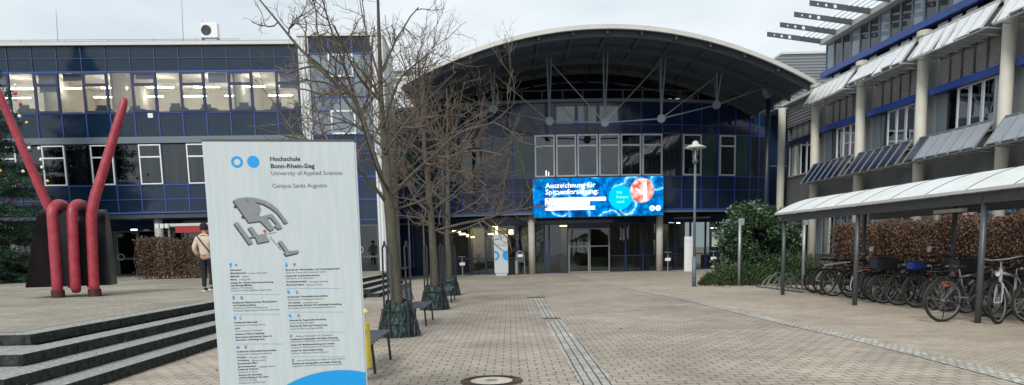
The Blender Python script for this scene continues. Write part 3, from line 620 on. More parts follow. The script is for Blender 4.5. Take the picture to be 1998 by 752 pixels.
# ------------------------------------------------------------------ LED screen
def led_mat():
    m = bpy.data.materials.new('screen picture'); m.use_nodes = True; nt = m.node_tree; N = nt.nodes; L = nt.links; N.clear(); o = N.new('ShaderNodeOutputMaterial'); e = N.new('ShaderNodeEmission')
    tc = N.new('ShaderNodeTexCoord'); mp = N.new('ShaderNodeMapping'); mp.inputs['Scale'].default_value = (.62, 0, .62); mp.inputs['Location'].default_value = (.3, .7, .15); L.new(tc.outputs['Object'], mp.inputs[0])
    wn = N.new('ShaderNodeTexNoise'); wn.inputs['Scale'].default_value = 2.2; L.new(mp.outputs[0], wn.inputs['Vector'])
    va = N.new('ShaderNodeVectorMath'); va.operation = 'MULTIPLY_ADD'; va.inputs[1].default_value = (.25, .0, .25); L.new(wn.outputs['Color'], va.inputs[0]); L.new(mp.outputs[0], va.inputs[2])
    v = N.new('ShaderNodeTexVoronoi'); v.inputs['Scale'].default_value = 1.05; v.inputs['Randomness'].default_value = .8; L.new(va.outputs[0], v.inputs['Vector'])
    r = N.new('ShaderNodeValToRGB'); E = r.color_ramp.elements; E[0].position = 0; E[0].color = (0.003, .012, .03, 1); E[1].position = 1; E[1].color = (0, .015, .08, 1)
    for p, c in ((.22, (.002, .04, .16)), (.33, (.0, .16, .6)), (.40, (.02, .45, .95)), (.43, (.5, .9, 1)), (.47, (0, .30, .85)), (.60, (0, .10, .42)), (.75, (0, .25, .7))): q = E.new(p); q.color = (*c, 1)
    L.new(v.outputs['Distance'], r.inputs[0])
    n = N.new('ShaderNodeTexNoise'); n.inputs['Scale'].default_value = 9; n.inputs['Detail'].default_value = 5; L.new(mp.outputs[0], n.inputs['Vector'])
    rr = N.new('ShaderNodeValToRGB'); rr.color_ramp.elements[0].position = .35; rr.color_ramp.elements[1].position = .65; rr.color_ramp.elements[0].color = (.45,)*3+(1,); rr.color_ramp.elements[1].color = (1.3,)*3+(1,); L.new(n.outputs[0], rr.inputs[0])
    mu = N.new('ShaderNodeMixRGB'); mu.blend_type = 'MULTIPLY'; mu.inputs[0].default_value = 1; L.new(r.outputs[0], mu.inputs[1]); L.new(rr.outputs[0], mu.inputs[2]); L.new(mu.outputs[0], e.inputs[0]); e.inputs[1].default_value = .72; L.new(e.outputs[0], o.inputs[0]); return m
def emis(name, c, s=.7): return mat(name, c, emit=s, spec=0)
YL = 45.15; A_ = atY(1041, 424, YL); B_ = atY(1294, 345, YL); LW, LH = B_.x-A_.x, atY(1166, 346.5, YL).z-atY(1166, 422.5, YL).z
ld = thing('led_screen', 'wide blue video screen on the front above the entrance doors', 'screen', (A_.x, YL, atY(1166, 422.5, YL).z))
MB().box(-.04, LW+.04, .02, .3, -.04, LH+.04).obj('housing', M_BLACKM, ld); MB().box(0, LW, 0, .019, 0, LH).obj('display', led_mat(), ld)
lx = lambda zx: (zx-40)/822*LW; lz = lambda zy: LH*(1-(zy-48)/255)
wt = MB(); put_text(wt, 'Auszeichnung für', lx(118), lx(434)-lx(118), lz(110), LH*.125, -.004, bold=.006); put_text(wt, 'Spitzenforschung:', lx(118), lx(452)-lx(118), lz(152), LH*.125, -.004, bold=.006)
for a, b, y in ((115, 500, 188), (115, 398, 216), (115, 430, 245)): wt.add([(lx(a), -.002, lz(y+12)), (lx(b), -.002, lz(y+12)), (lx(b), -.002, lz(y-12)), (lx(a), -.002, lz(y-12))], [(0, 1, 2, 3)])
def disc(mb, x, z, r, y, r0=0, n=32):
    if r0: mb.add([(x+q*math.cos(2*PI*k/n), y, z+q*math.sin(2*PI*k/n)) for q in (r0, r) for k in range(n)], [(k, (k+1) % n, n+(k+1) % n, n+k) for k in range(n)])
    else: mb.add([(x+r*math.cos(2*PI*k/n), y, z+r*math.sin(2*PI*k/n)) for k in range(n)], [tuple(range(n))])
disc(wt, lx(793), lz(257), .15, -.004, .06); disc(wt, lx(831), lz(257), .155, -.004)
wt.obj('white_lettering', emis('screen white', (.95, .97, 1)), ld)
tx = MB(); 
for s_, a, b, y in (('Deutsche Forschungsgemeinschaft fördert', 120, 494, 193), ('Aufbau eines bioinformatischen', 120, 392, 221), ('Kompetenzzentrums an der H-BRS', 120, 424, 250)): put_text(tx, s_, lx(a), lx(b)-lx(a), lz(y), .11, -.006)
tx.obj('small_lettering', emis('screen grey blue', (.35, .50, .72), .5), ld)
dsc = MB(); disc(dsc, lx(592), lz(182), LH*.31, -.004); dsc.obj('blue_disc', emis('screen cyan', (.0, .36, .75), .6), ld)
ct = MB(); put_text(ct, 'Wir', lx(566), .35, lz(158), .15, -.008); put_text(ct, 'freuen', lx(566), .68, lz(187), .15, -.008); put_text(ct, 'uns!', lx(569), .42, lz(217), .15, -.008)
ct.obj('cyan_lettering', emis('screen pale cyan', (.25, .85, 1), .6), ld)
pk = bpy.data.materials.new('screen photo'); pk.use_nodes = True; N = pk.node_tree.nodes; L = pk.node_tree.links; N.clear(); o_ = N.new('ShaderNodeOutputMaterial'); e_ = N.new('ShaderNodeEmission'); tc = N.new('ShaderNodeTexCoord'); nn = N.new('ShaderNodeTexNoise'); nn.inputs['Scale'].default_value = 2.6; nn.inputs['Detail'].default_value = 2
rr = N.new('ShaderNodeValToRGB'); rr.color_ramp.elements[0].position = .38; rr.color_ramp.elements[0].color = (.75, .12, .10, 1); rr.color_ramp.elements[1].position = .62; rr.color_ramp.elements[1].color = (.95, .75, .72, 1); q = rr.color_ramp.elements.new(.5); q.color = (.9, .42, .36, 1)
L.new(tc.outputs['Object'], nn.inputs['Vector']); L.new(nn.outputs[0], rr.inputs[0]); L.new(rr.outputs[0], e_.inputs[0]); e_.inputs[1].default_value = .65; L.new(e_.outputs[0], o_.inputs[0])
dsc = MB(); disc(dsc, lx(729), lz(139), LH*.315, -.005); dsc.obj('round_picture', pk, ld)
ct = MB(); ct.add([(lx(a), -.008, lz(b)) for a, b in ((738, 210), (738, 85), (756, 85), (760, 210))], [(0, 1, 2, 3)]); ct.add([(lx(a), -.008, lz(b)) for a, b in ((690, 120), (735, 150), (730, 165), (686, 132))], [(0, 1, 2, 3)]); ct.obj('white_shape', MATS['screen white'], ld)

# ------------------------------------------------------------------ right office block with solar awnings
KD = -.047; aR = math.atan2(1, KD); UV = Vector((math.cos(aR), math.sin(aR), 0))
OR = Vector((17.5, 0, 0)); rb = thing('solar_office_block', 'long grey office block with cream columns and tilted solar panel awnings', 'building', OR, aR)
# local x runs away from the camera, local y points out of the facade (towards the square)
ys = [16.3, 21.1, 25.95, 30.75, 35.5, 40.1, 44.4]; ys = [y/UV.y for y in ys]
FY = -.42                                       # glazing plane behind the columns
for i, x in enumerate(ys[1:], 1):
    MB().cyl(x, 0, 0, 9.40 if i < 6 else 8.95, .205, 20).obj('column', M_CREAM, rb, smooth=True)
    MB().lathe([(.21, 9.15), (.28, 9.22), (.28, 9.40), (.2, 9.43), (0, 9.43)], 16, (x, 0)).obj('column_cap', M_CREAM, rb) if i < 6 else None
xa, xb = ys[0], ys[6]+.2
for z_0, z_1 in ((0, .9), (3.3, 5.15)): MB().box(xa, xb, FY-.2, FY, z_0, z_1).obj('spandrel', mat('dark grey spandrel', (.13, .14, .145), .6, var=.12, scale=1), rb)
MB().box(xa, ys[5], FY-.2, FY, 8.35, 9.2).obj('upper_fascia', MATS['dark grey spandrel'], rb)
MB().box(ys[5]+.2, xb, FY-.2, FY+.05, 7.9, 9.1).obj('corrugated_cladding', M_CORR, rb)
MB().box(ys[5]+.1, xb+.1, FY-.2, FY+.35, 9.101, 9.25).obj('parapet_cap', M_LGREY, rb)
MB().box(xa, xb, FY-12, FY-.2, 9.2, 9.3).obj('roof', M_GSTEEL, rb)
MB().box(xa, xb, FY-2.8, FY-2.7, 0, 9).obj('interior_wall', M_DARKIN, rb); MB().box(xa, xb, FY-2.7, FY-.2, 4.9, 5.0).box(xa, xb, FY-2.7, FY-.2, 3.35, 3.45).obj('floor_slab', M_DARKIN, rb)
MB().box(xb-.1, xb, FY-12, FY, 0, 9.2).obj('end_wall', M_CORR, rb)
for x, z_0, z_1 in [(x, a_, b_) for x in ys[1:6] for a_, b_ in ((.91, 3.29), (5.16, 8.34))]: MB().box(x-.32, x+.32, FY-.2, FY+.012, z_0, z_1).obj('grey_pilaster', mat('mid grey pilaster', (.21, .225, .235), .6, var=.08), rb)
for k in range(6):
    a, b = ys[k]+.28, ys[k+1]-.28; n = 6 if k < 5 else 5; w_ = (b-a)/n
    if k < 5: MB().box(ys[k]+.24, ys[k+1]-.24, FY+.02, FY+.30, 6.97, 7.22).obj('blue_sunshade_beam', M_BLUE, rb)
    else: MB().box(ys[k]+.24, ys[k+1]-.24, FY+.02, FY+.30, 6.80, 7.08).obj('blue_sunshade_beam', M_DBLUE, rb)
    for j in range(n):
        p, q = a+j*w_, a+(j+1)*w_
        if j < 4+(k == 5): winframe(rb, lambda x, y, z: (x, 2*FY-y-.0, z), p, q, 5.15, 6.96, FY-.0, .055, .09, M_SILV if j else M_SILV, M_SIDE)
        elif j == 4: MB().box(p, q, FY-.1, FY-.02, 5.15, 6.96).obj('glass_panel', M_TEAL if k % 2 else M_SIDE, rb)
        else: MB().box(p, q, FY-.1, FY-.0, 5.15, 6.96).obj('grey_panel', M_LEDGE, rb)
        MB().box(p+.04, q-.04, FY-.14, FY-.06, 7.2, 8.35).obj('blind', M_BLIND, rb)
        MB().box(p-.03, p+.03, FY-.12, FY-.01, 7.2, 8.35).obj('mullion', M_DSTEEL, rb)
        MB().box(p+.04, q-.04, FY-.13, FY-.06, 2.2 if j % 3 else 1.7, 3.3).obj('blind', M_BLIND, rb)
        winframe(rb, lambda x, y, z: (x, 2*FY-y, z), p, q, .9, 3.3, FY, .05, .08, M_LEDGE, M_SIDE)
M_PINK = mat('red poster', (.75, .28, .30), .6, col2=(.85, .62, .62), scale=3); M_BLP = mat('blue poster', (.02, .18, .55), .6, col2=(.25, .55, .8), scale=3)
nR = (1/math.sqrt(1+KD*KD), -KD/math.sqrt(1+KD*KD), 0)
for px, m_ in ((1856, M_PINK), (1890, M_BLP), (1922, M_BLP)):
    P_ = hit(px, 338, OR+Vector((-.42+.0, 0, 0)), nR); x = (P_-OR).dot(UV); MB().box(x-.33, x+.33, FY+.092, FY+.098, 2.35, 3.3).obj('poster', m_, rb)
# tilted awnings of solar panels, one per bay and storey
M_SOL = mat('solar panel grey', (.27, .30, .35), .28, var=.12, scale=2, spec=.8); M_SOLD = mat('solar panel dark', (.008, .018, .055), .22, var=.2, scale=2, spec=.6); M_SOLW = mat('frosted awning glass', (.78, .81, .84), .35, var=.06, scale=2, spec=.6)
def awning(k, zt, zb, out, m_, lab):
    a, b = ys[k]+.26, ys[k+1]-.30; n = 6; w_ = (b-a)/n; y0 = .16; first = None
    for j in range(n):
        p, q = a+j*w_+.03, a+(j+1)*w_-.03; th = .025
        mm = m_; zt0_, zb0_, out0_ = zt, zb, out
        if lab == 'up': dv = random.uniform(-.09, .09); zb += dv*.6; out += dv
        if lab == 'low' and k == 2 and j >= 5: mm = M_SOLD
        MB().add([(p, y0, zt), (q, y0, zt), (q, y0+out, zb), (p, y0+out, zb), (p, y0-.01, zt-.03), (q, y0-.01, zt-.03), (q, y0+out-.01, zb-.03), (p, y0+out-.01, zb-.03)], [(0, 3, 2, 1), (4, 5, 6, 7), (0, 1, 5, 4), (1, 2, 6, 5), (2, 3, 7, 6), (3, 0, 4, 7)]).obj('solar_panel' if lab == 'low' else 'glass_awning_panel', mm, rb); zb, out = zb0_, out0_
    g = MB()
    for j in range(n+1):
        x = a+j*w_; g.bar((x, y0-.02, zt+.03), (x, y0+out+.06, zb-.09), .05, .06); g.tube([(x, y0+out+.02, zb-.05), (x, -.3, zb-.12)], .018, 4)
    g.bar((a, y0+.0, zt+.02), (b, y0+.0, zt+.02), .06, .06)
    g.tube([(a-.2, y0+out*.9, zb-.1), (b+.1, y0+out*.9, zb-.1)], .025, 6)
    g.obj('awning_frame', M_GSTEEL if lab == 'low' else M_LGREY, rb)
for k in range(5):
    if k < 4 or True: awning(k, 9.16, 8.36, .58, M_SOLW, 'up')
    awning(k, 5.38, 4.55, .60, M_SOLD if k >= 3 else M_SOL, 'low')
# penthouse storey, fins and louvres
MB().box(xa, ys[5], FY-.35, FY-.05, 9.3, 9.55).obj('penthouse_base', M_DSTEEL, rb)
MB().box(xa, ys[5]+.05, FY-.1, FY+.25, 9.66, 9.92).obj('blue_roof_band', M_BLUE, rb)
MB().box(xa, ys[5], FY-5, FY+.35, 11.25, 11.45).obj('penthouse_roof', M_LGREY, rb); MB().box(xa, ys[5], FY-3, FY-2.9, 9.3, 11.3).obj('penthouse_rear_wall', M_DARKIN, rb)
MB().box(ys[5]-.1, ys[5], FY-5, FY-.1, 9.3, 11.25).obj('penthouse_end_wall', M_DBLUE, rb)
nW = 28; wp = (ys[5]-xa)/nW
for j in range(nW):
    p = xa+j*wp; winframe(rb, lambda x, y, z: (x, 2*FY-y, z), p, p+wp, 9.92, 11.25, FY+.1, .06, .10, M_LEDGE, M_DGLS if j % 3 else M_GREYGL)
g = MB()
for j in range(nW):
    p = xa+j*wp
    if j % 4 != 1: g.box(p+.12, p+wp-.12, FY-.02, FY, 9.33, 9.60)
objs(g, 'parapet_glass', M_LGREY, rb); g = MB()
for j in range(nW):
    if random.random() < .7: p = xa+j*wp; g.box(p+.1, p+wp-.1, FY-.09, FY-.085, 9.95, 10.4+random.uniform(0, .3))
g.obj('penthouse_blind', mat('grey blind', (.3, .31, .32), .8), rb)
fy_tip = 3.05; fp = 1.62
for j in range(13):
    x = ys[5]-.1-j*fp
    if x < xa: break
    g = MB(); zt0, zt1 = 11.78, 11.40; n = 22
    # fin outline with three round holes, built as a strip with octagonal openings
    def fin_pt(s, t): return (x, FY+.2+(fy_tip-.2)*s, (zt1+(zt0-zt1)*s)+(.13-.02*s)*t*1.0)
    segs = []; hs = [(.60, .085), (.74, .065), (.87, .045)]
    L_ = fy_tip-.2; prev = 0
    def solid(s0, s1):
        for xo in (-.02, .02):
            pass
        a0, a1 = fin_pt(s0, -1), fin_pt(s0, 1); b0, b1 = fin_pt(s1, -1), fin_pt(s1, 1)
        vs = []
        for xo in (-.02, .02):
            for q in (a0, b0, b1, a1): vs.append((q[0]+xo, q[1], q[2]))
        g.add(vs, [(0, 1, 2, 3), (7, 6, 5, 4), (0, 4, 5, 1), (3, 2, 6, 7), (0, 3, 7, 4), (1, 5, 6, 2)])
    for s, r_ in hs:
        ds = (r_+.015)/L_; solid(prev, s-ds); c0 = fin_pt(s, 0); nn_ = 12; hh = .13-.02*s
        ring_i = []; ring_o = []
        for q in range(nn_):
            an = 2*PI*q/nn_+PI/12*0; ci, si = math.cos(an), math.sin(an); ring_i.append((c0[1]+r_*ci, c0[2]+r_*si))
            m__ = max(abs(ci)/(r_+.015), abs(si)/hh); yo = ci/m__; ring_o.append((c0[1]+yo, c0[2]+si/m__+(zt0-zt1)*yo/L_))
        vs = [(x+xo, *p_) for xo in (-.02, .02) for p_ in ring_i+ring_o]; fs = []
        for q in range(nn_):
            q1 = (q+1) % nn_; fs += [(q, q1, nn_+q1, nn_+q), (2*nn_+q, 3*nn_+q, 3*nn_+q1, 2*nn_+q1), (q, 2*nn_+q, 2*nn_+q1, q1), (nn_+q, nn_+q1, 3*nn_+q1, 3*nn_+q)]
        g.add(vs, fs); prev = s+ds
    solid(prev, 1); g.obj('sunshade_fin', M_DSTEEL, rb)
    if x-fp > xa:
        g = MB()
        for q in range(5):
            s = .07+q*.085; c0 = fin_pt(s, 0); g.add([(x-.04, c0[1]-.07, c0[2]+.07), (x-.04, c0[1]+.07, c0[2]+.13), (x-fp+.04, c0[1]+.07, c0[2]+.13), (x-fp+.04, c0[1]-.07, c0[2]+.07)], [(0, 1, 2, 3)])
        g.obj('louvre', translucent(), rb)
        g = MB()
        for q in range(5): c0 = fin_pt(.03+q*.085, 0); g.tube([(x, c0[1], c0[2]+.1), (x-fp, c0[1], c0[2]+.1)], .018, 4)
        g.obj('louvre_rail', M_LGREY, rb)
# end wing behind
wg = thing('roof_plant_house', 'grey corrugated rooftop block beyond the arched canopy tip', 'building', (16.4, 46.5, 9.25))
zq = atY(1560, 106, 46.5).z-9.25
MB().prismy([(-.65, 0), (4.5, 0), (4.5, zq), (-.35, zq), (-.65, zq-.25)], 0, 3).obj('wall', M_CORR, wg); MB().box(-.4, 4.5, -.08, 3, zq+.002, zq+.12).obj('roof_edge', M_LGREY, wg)

# ------------------------------------------------------------------ campus sign
aS = R(10); SO = hit(428, 735, (0, 6.15, 0), (0, 1, 0)); SO.z = 0
nS = (-math.sin(aS), math.cos(aS), 0); uS = Vector((math.cos(aS), math.sin(aS), 0))
def sp(px, py): q = hit(px, py, SO, nS)-SO; return q.dot(uS), q.z
sw = (sp(718, 735)[0]+sp(688, 290)[0])/2; sx0 = (sp(430, 735)[0]+sp(393, 290)[0])/2; sh = sp(540, 276)[1]
sg = thing('campus_sign', 'tall light grey campus information panel with site map and directory', 'sign', SO, aS)
m_s = mat('weathered grey panel', (.41, .475, .50), .5, col2=(.50, .555, .575), scale=7, stretch=(3, 3, .25), bump=.05, bscale=200)
MB().box(sx0, sw, 0, .09, .12, sh).obj('panel', m_s, sg, bevel=.006)
MB().box(sx0+.08, sw-.08, .02, .07, 0, .12).obj('plinth', M_DSTEEL, sg); MB().box(sx0-.004, sw+.004, -.004, .094, sh+.001, sh+.014).obj('top_cap', M_DSTEEL, sg)
MB().box(sw+.001, sw+.009, .004, .086, .13, sh-.01).obj('side_trim', M_LGREY, sg)
YS = -.0025; ink = MB(); grey = MB(); cyan = MB(); rule = MB(); mapt = MB(); mapd = MB(); mapl = MB()
A1 = lambda x, y: sp(390+x/3.133, 270+y/3.133)
A2 = lambda x, y: sp(420+x/2.983, 500+y/2.983)
def line1(mb, s_, xl, xr, yb, cap, **k): a = A1(xl, yb); b = A1(xr, yb); put_text(mb, s_, a[0], b[0]-a[0], a[1], cap, YS, **k)
c = A1(227, 145); disc(cyan, c[0], c[1], A1(263, 145)[0]-c[0], YS, A1(248, 145)[0]-c[0]); c = A1(326, 144); disc(cyan, c[0], c[1], A1(363, 144)[0]-c[0], YS)
line1(ink, 'Hochschule', 431, 614, 139, .033, bold=.022); line1(ink, 'Bonn-Rhein-Sieg', 434, 702, 183, .033, bold=.022)
line1(grey, 'University of Applied Sciences', 438, 872, 226, .032); line1(grey, 'Campus Sankt Augustin', 444, 778, 303, .032)
polys = [[(203, 380), (240, 366), (290, 361), (285, 388), (330, 388), (360, 405), (373, 432), (366, 458), (348, 468), (378, 478), (430, 465), (432, 478), (372, 506), (300, 516)],
 [(290, 361), (340, 365), (395, 380), (440, 403), (475, 432), (505, 470), (541, 516), (519, 522), (498, 490), (470, 455), (430, 425), (390, 403), (340, 390), (290, 386)],
 [(372, 480), (440, 462), (470, 500), (505, 548), (480, 556), (455, 535), (470, 527), (430, 484), (410, 490), (455, 555), (430, 566), (372, 508)],
 [(209, 520), (232, 513), (325, 640), (302, 650)], [(295, 548), (318, 540), (355, 592), (398, 585), (428, 628), (355, 642), (340, 605), (332, 602)], [(300, 604), (332, 598), (334, 604), (304, 610)],
 [(478, 632), (500, 627), (545, 690), (602, 685), (604, 700), (530, 718), (515, 702), (522, 692)]]
for i, p in enumerate(polys):
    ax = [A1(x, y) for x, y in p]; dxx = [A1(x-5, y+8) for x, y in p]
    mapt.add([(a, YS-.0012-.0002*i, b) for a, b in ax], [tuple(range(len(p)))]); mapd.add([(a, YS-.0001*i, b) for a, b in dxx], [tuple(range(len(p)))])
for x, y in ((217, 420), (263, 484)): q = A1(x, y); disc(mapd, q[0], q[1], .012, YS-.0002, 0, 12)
for s_, x, y in (('A', 300, 442), ('B', 412, 408), ('H', 226, 538), ('G', 270, 600), ('F', 370, 620), ('C', 432, 482), ('K', 534, 708)): q = A1(x, y); put_text(mapl, s_, q[0], .014, q[1], .015, YS-.004)
q = A1(396, 568); rd = MB(); disc(rd, q[0], q[1], .012, YS-.004, 0, 16); rd.obj('red_dot', mat('red dot', (.6, .03, .05), .5), sg)
q = A1(401, 590); put_text(ink, 'Ihr Standort', q[0], .088, q[1], .012, YS, rot=.14); q = A1(424, 604); put_text(ink, 'Grantham-Allee', q[0], .135, q[1], .012, YS, rot=-.93)
Bk, Lt = 'b', 'l'
rows = [(0, 'Information', 87, 152, 82), (0, 'Hörsaalzentrum', 87, 180, 100), (1, '· Lecture Hall Centre', 188, 303, 100), (0, 'Bibliothek', 88, 142, 119), (1, '· Library', 150, 198, 119), (0, 'Mensa', 90, 126, 137), (1, '· Dining Hall', 134, 205, 137),
 (0, 'Institut für Technik, Ressourcenschonung', 92, 338, 157), (0, 'und Energieeffizienz', 93, 215, 172), (1, 'Institute of Technology,', 93, 218, 187), (1, 'Resource and Energy Efficient Engineering', 94, 327, 202),
 (0, 'Fachbereich Elektrotechnik, Maschinenbau', 101, 358, 272), (0, 'und Technikjournalismus', 103, 238, 288), (1, 'Department of Electrical Engineering,', 104, 303, 303), (1, 'Mechanical Engineering and Technical Journalism', 105, 375, 319),
 (0, 'Fachbereich Informatik', 111, 247, 388), (1, 'Department of Computer Science', 112, 294, 404), (0, 'AStA', 113, 144, 422), (1, "General Students' Committee", 115, 273, 437), (0, 'Institute of Visual Computing', 117, 286, 455), (0, 'Bonn-Aachen International Center for', 118, 332, 473), (0, 'Information Technology (b-it)', 119, 287, 489),
 (0, 'Fachbereich Wirtschaftswissenschaften', 126, 357, 557), (1, 'Department of Management Sciences', 127, 330, 573), (0, 'Präsidium', 128, 183, 591), (1, "· President's Office", 192, 298, 591), (0, 'Verwaltung', 129, 197, 608), (1, '· Administration', 205, 297, 608), (0, 'International Office', 131, 246, 626), (0, 'Sprachenzentrum', 132, 238, 644), (1, '· Language Centre', 245, 350, 644), (0, 'Institut für IT-Service', 134, 254, 661), (1, 'Institute for IT-Service', 135, 249, 677), (0, 'Zentrum für Innovation', 136, 273, 694), (0, 'und Entwicklung in der Lehre', 137, 311, 709), (1, 'Centre for Teaching', 138, 243, 724), (1, 'Development and Innovation', 139, 295, 739),
 (0, 'Zentrum für Wissenschafts- und Technologietransfer', 408, 726, 81), (1, 'Centre for Science and Technology Transfer', 409, 645, 97), (0, 'Institut für Soziale Innovationen', 411, 607, 116), (1, 'Institute for Social Innovations', 412, 578, 131), (0, 'Graduierteninstitut', 414, 534, 150), (1, '· Graduate Institute', 542, 655, 150), (0, 'BusinessCampus', 415, 517, 168), (1, '· Start-up Centre', 526, 623, 168),
 (0, 'Fachbereich Wirtschaftswissenschaften', 421, 656, 238), (1, 'Department of Management Sciences', 422, 628, 254), (0, 'Verwaltung', 423, 494, 272), (1, '· Administration', 504, 598, 272), (0, 'Internationales Zentrum für Nachhaltige Entwicklung', 424, 736, 289), (1, 'International Centre for Sustainable Development', 426, 700, 304),
 (0, 'Zentrum für Angewandte Forschung', 431, 646, 375), (1, 'Centre of Applied Research', 432, 577, 391), (0, 'Zentrum für Ethik und Verantwortung', 434, 651, 408), (1, 'Centre for Ethics and Responsibility', 435, 629, 424),
 (1, 'Adresse: Rathausallee 10, Technopark', 467, 683, 467), (0, 'Fachbereich Sozialpolitik und Soziale Sicherung', 439, 713, 485), (1, 'Department of Social Policy and Social Security Studies', 440, 725, 499), (0, 'Institut für Medienentwicklung und -analyse', 442, 694, 518), (1, 'Institute for Media Research and Development', 443, 690, 533), (0, 'Institut für Sicherheitsforschung', 444, 627, 551), (1, 'Institute of Safety and Security Research', 445, 659, 566),
 (1, 'Adresse: Arnold-Janssen-Straße 30, Sankt Augustin', 474, 753, 608), (0, 'Fachbereich Sozialpolitik und Soziale Sicherung', 449, 733, 627), (1, 'Department of Social Policy and Social Security Studies', 450, 740, 641)]
for lt, s_, xl, xr, y in rows:
    a = A2(xl, y+4); b = A2(xr, y+4); put_text(grey if lt else ink, s_, a[0], b[0]-a[0], a[1], .0125, YS, bold=0 if lt else .02, shear=.2 if lt else 0)
for s_, x, y in (('A', 116, 52), ('B', 149, 244), ('C', 142, 361), ('E', 173, 530), ('F', 458, 52), ('G', 470, 211), ('H', 480, 348), ('K', 438, 466), ('S', 447, 608)): a = A2(x, y+8); put_text(ink, s_, a[0], .0175, a[1], .024, YS)
for x0, x1, y in ((100, 375, 223), (105, 382, 338), (110, 400, 511), (412, 733, 188), (420, 742, 325), (430, 748, 442), (440, 757, 585)):
    a = A2(x0, y); b = A2(x1, y); rule.add([(a[0], YS, a[1]-.0012), (b[0], YS, b[1]-.0012+.0), (b[0], YS, b[1]+.0012), (a[0], YS, a[1]+.0012)], [(0, 1, 2, 3)])
arrow = [(-.4, -1), (.4, -1), (.4, .1), (1, .1), (0, 1.1), (-1, .1), (-.4, .1)]
for x, y, an in ((90, 52, 0), (107, 243, 0), (115, 360, 0), (133, 532, PI/2), (414, 52, PI), (427, 210, PI/4), (436, 348, PI/4)):
    q = A2(x, y); cyan.add([(q[0]+.0135*(a*math.cos(an)-b*math.sin(an)), YS, q[1]+.0175*(a*math.sin(an)+b*math.cos(an))) for a, b in arrow], [tuple(range(7))])
# big blue disc cut off by the panel's edge
c0 = sp(669, 925); rad = sp(669, 722)[1]-c0[1]; pl = []
xr_ = sw-.002; xl_ = c0[0]-rad
for k in range(41):
    x = xl_+(xr_-xl_)*k/40; z = c0[1]+math.sqrt(max(0, rad*rad-(x-c0[0])**2)); pl.append((x, max(z, .14)))
cyan.add([(x, YS, z) for x, z in pl]+[(xr_, YS, .14), (pl[0][0], YS, .14)], [tuple(range(len(pl)+2))])
ink.obj('black_lettering', mat('black ink', (.02, .022, .025), .6), sg); grey.obj('grey_lettering', mat('grey ink', (.12, .13, .14), .6), sg)
cyan.obj('blue_marks', mat('blue print', (.0, .28, .66), .5), sg); rule.obj('blue_rules', mat('pale blue rule', (.15, .38, .58), .5), sg)
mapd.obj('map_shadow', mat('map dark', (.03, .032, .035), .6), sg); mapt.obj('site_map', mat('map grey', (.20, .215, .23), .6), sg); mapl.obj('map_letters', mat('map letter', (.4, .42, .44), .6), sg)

# ------------------------------------------------------------------ red and black sculpture
M_RED = mat('weathered red paint', (.24, .010, .028), .45, col2=(.36, .045, .065), scale=5, bump=.08, bscale=60, spec=.5)
scp = thing('sculpture', 'huge red steel tube wound round a black tapered drum with two raised ends', 'sculpture', (-10.9, 19.9, ZP), R(17))
aC = R(17); OC = Vector((-10.9, 19.9, ZP)); nC = Vector((-math.sin(aC), math.cos(aC), 0)); uC = Vector((math.cos(aC), math.sin(aC), 0))
def scx(px, py): q = hit(px, py, OC-nC*.6, nC)-OC; return (q.dot(uC), q.z)
bt = [scx(68, 408), scx(200, 408)]; bb = [scx(48, 562), scx(216, 556)]
g = MB(); n = 24; vs = []
for k in range(n+1):
    t = k/n; an = PI*t; yy = -math.cos(an); zz_ = math.sin(an)**.55
    y = yy*.42-.12; z = bb[0][1]+(bt[0][1]-bb[0][1])*zz_; s = zz_
    xl = bb[0][0]+(bt[0][0]-bb[0][0])*s; xr = bb[1][0]+(bt[1][0]-bb[1][0])*s; vs += [(xl, y, z), (xr, y, z)]
fs = [(2*k, 2*k+1, 2*k+3, 2*k+2) for k in range(n)]; g.add(vs, fs+[tuple(2*k for k in range(n+1))[::-1], tuple(2*k+1 for k in range(n+1))])
M_BLK = mat('black painted steel', (.022, .026, .030), .36, var=.3, scale=3, spec=.6, metal=.3)
o = g.obj('drum', M_BLK, scp)
for p_ in o.data.polygons: p_.use_smooth = len(p_.vertices) == 4
tr = .124; zt_ = bt[0][1]
def coil(px_b, px_t, foot):
    xb_, xt_ = scx(px_b, 575)[0], scx(px_t, 420)[0]; path = []
    path.append((xb_, -.70, .0 if foot else .02))
    for k in range(0, 12):
        t = k/11; path.append((xb_+(xt_-xb_)*t, -.70+.06*t**2, .25+(zt_-.35)*t))
    for k in range(1, 12):
        an = PI*k/12; path.append((xt_+.16*(k/12), -.12-.52*math.cos(an), zt_-.10+.24*math.sin(an)))
    for k in range(0, 8): t = k/7; path.append((xt_+.17-.1*t, .40, zt_-.15-(zt_-.35)*t))
    return path
g = MB(); p = coil(115.5, 103, 1); g.tube(p, tr, 18); p = coil(151, 142, 0); g.tube([(p[0][0], -.66, .14)]+p[1:], [.10]+[tr]*(len(p)-1), 18)
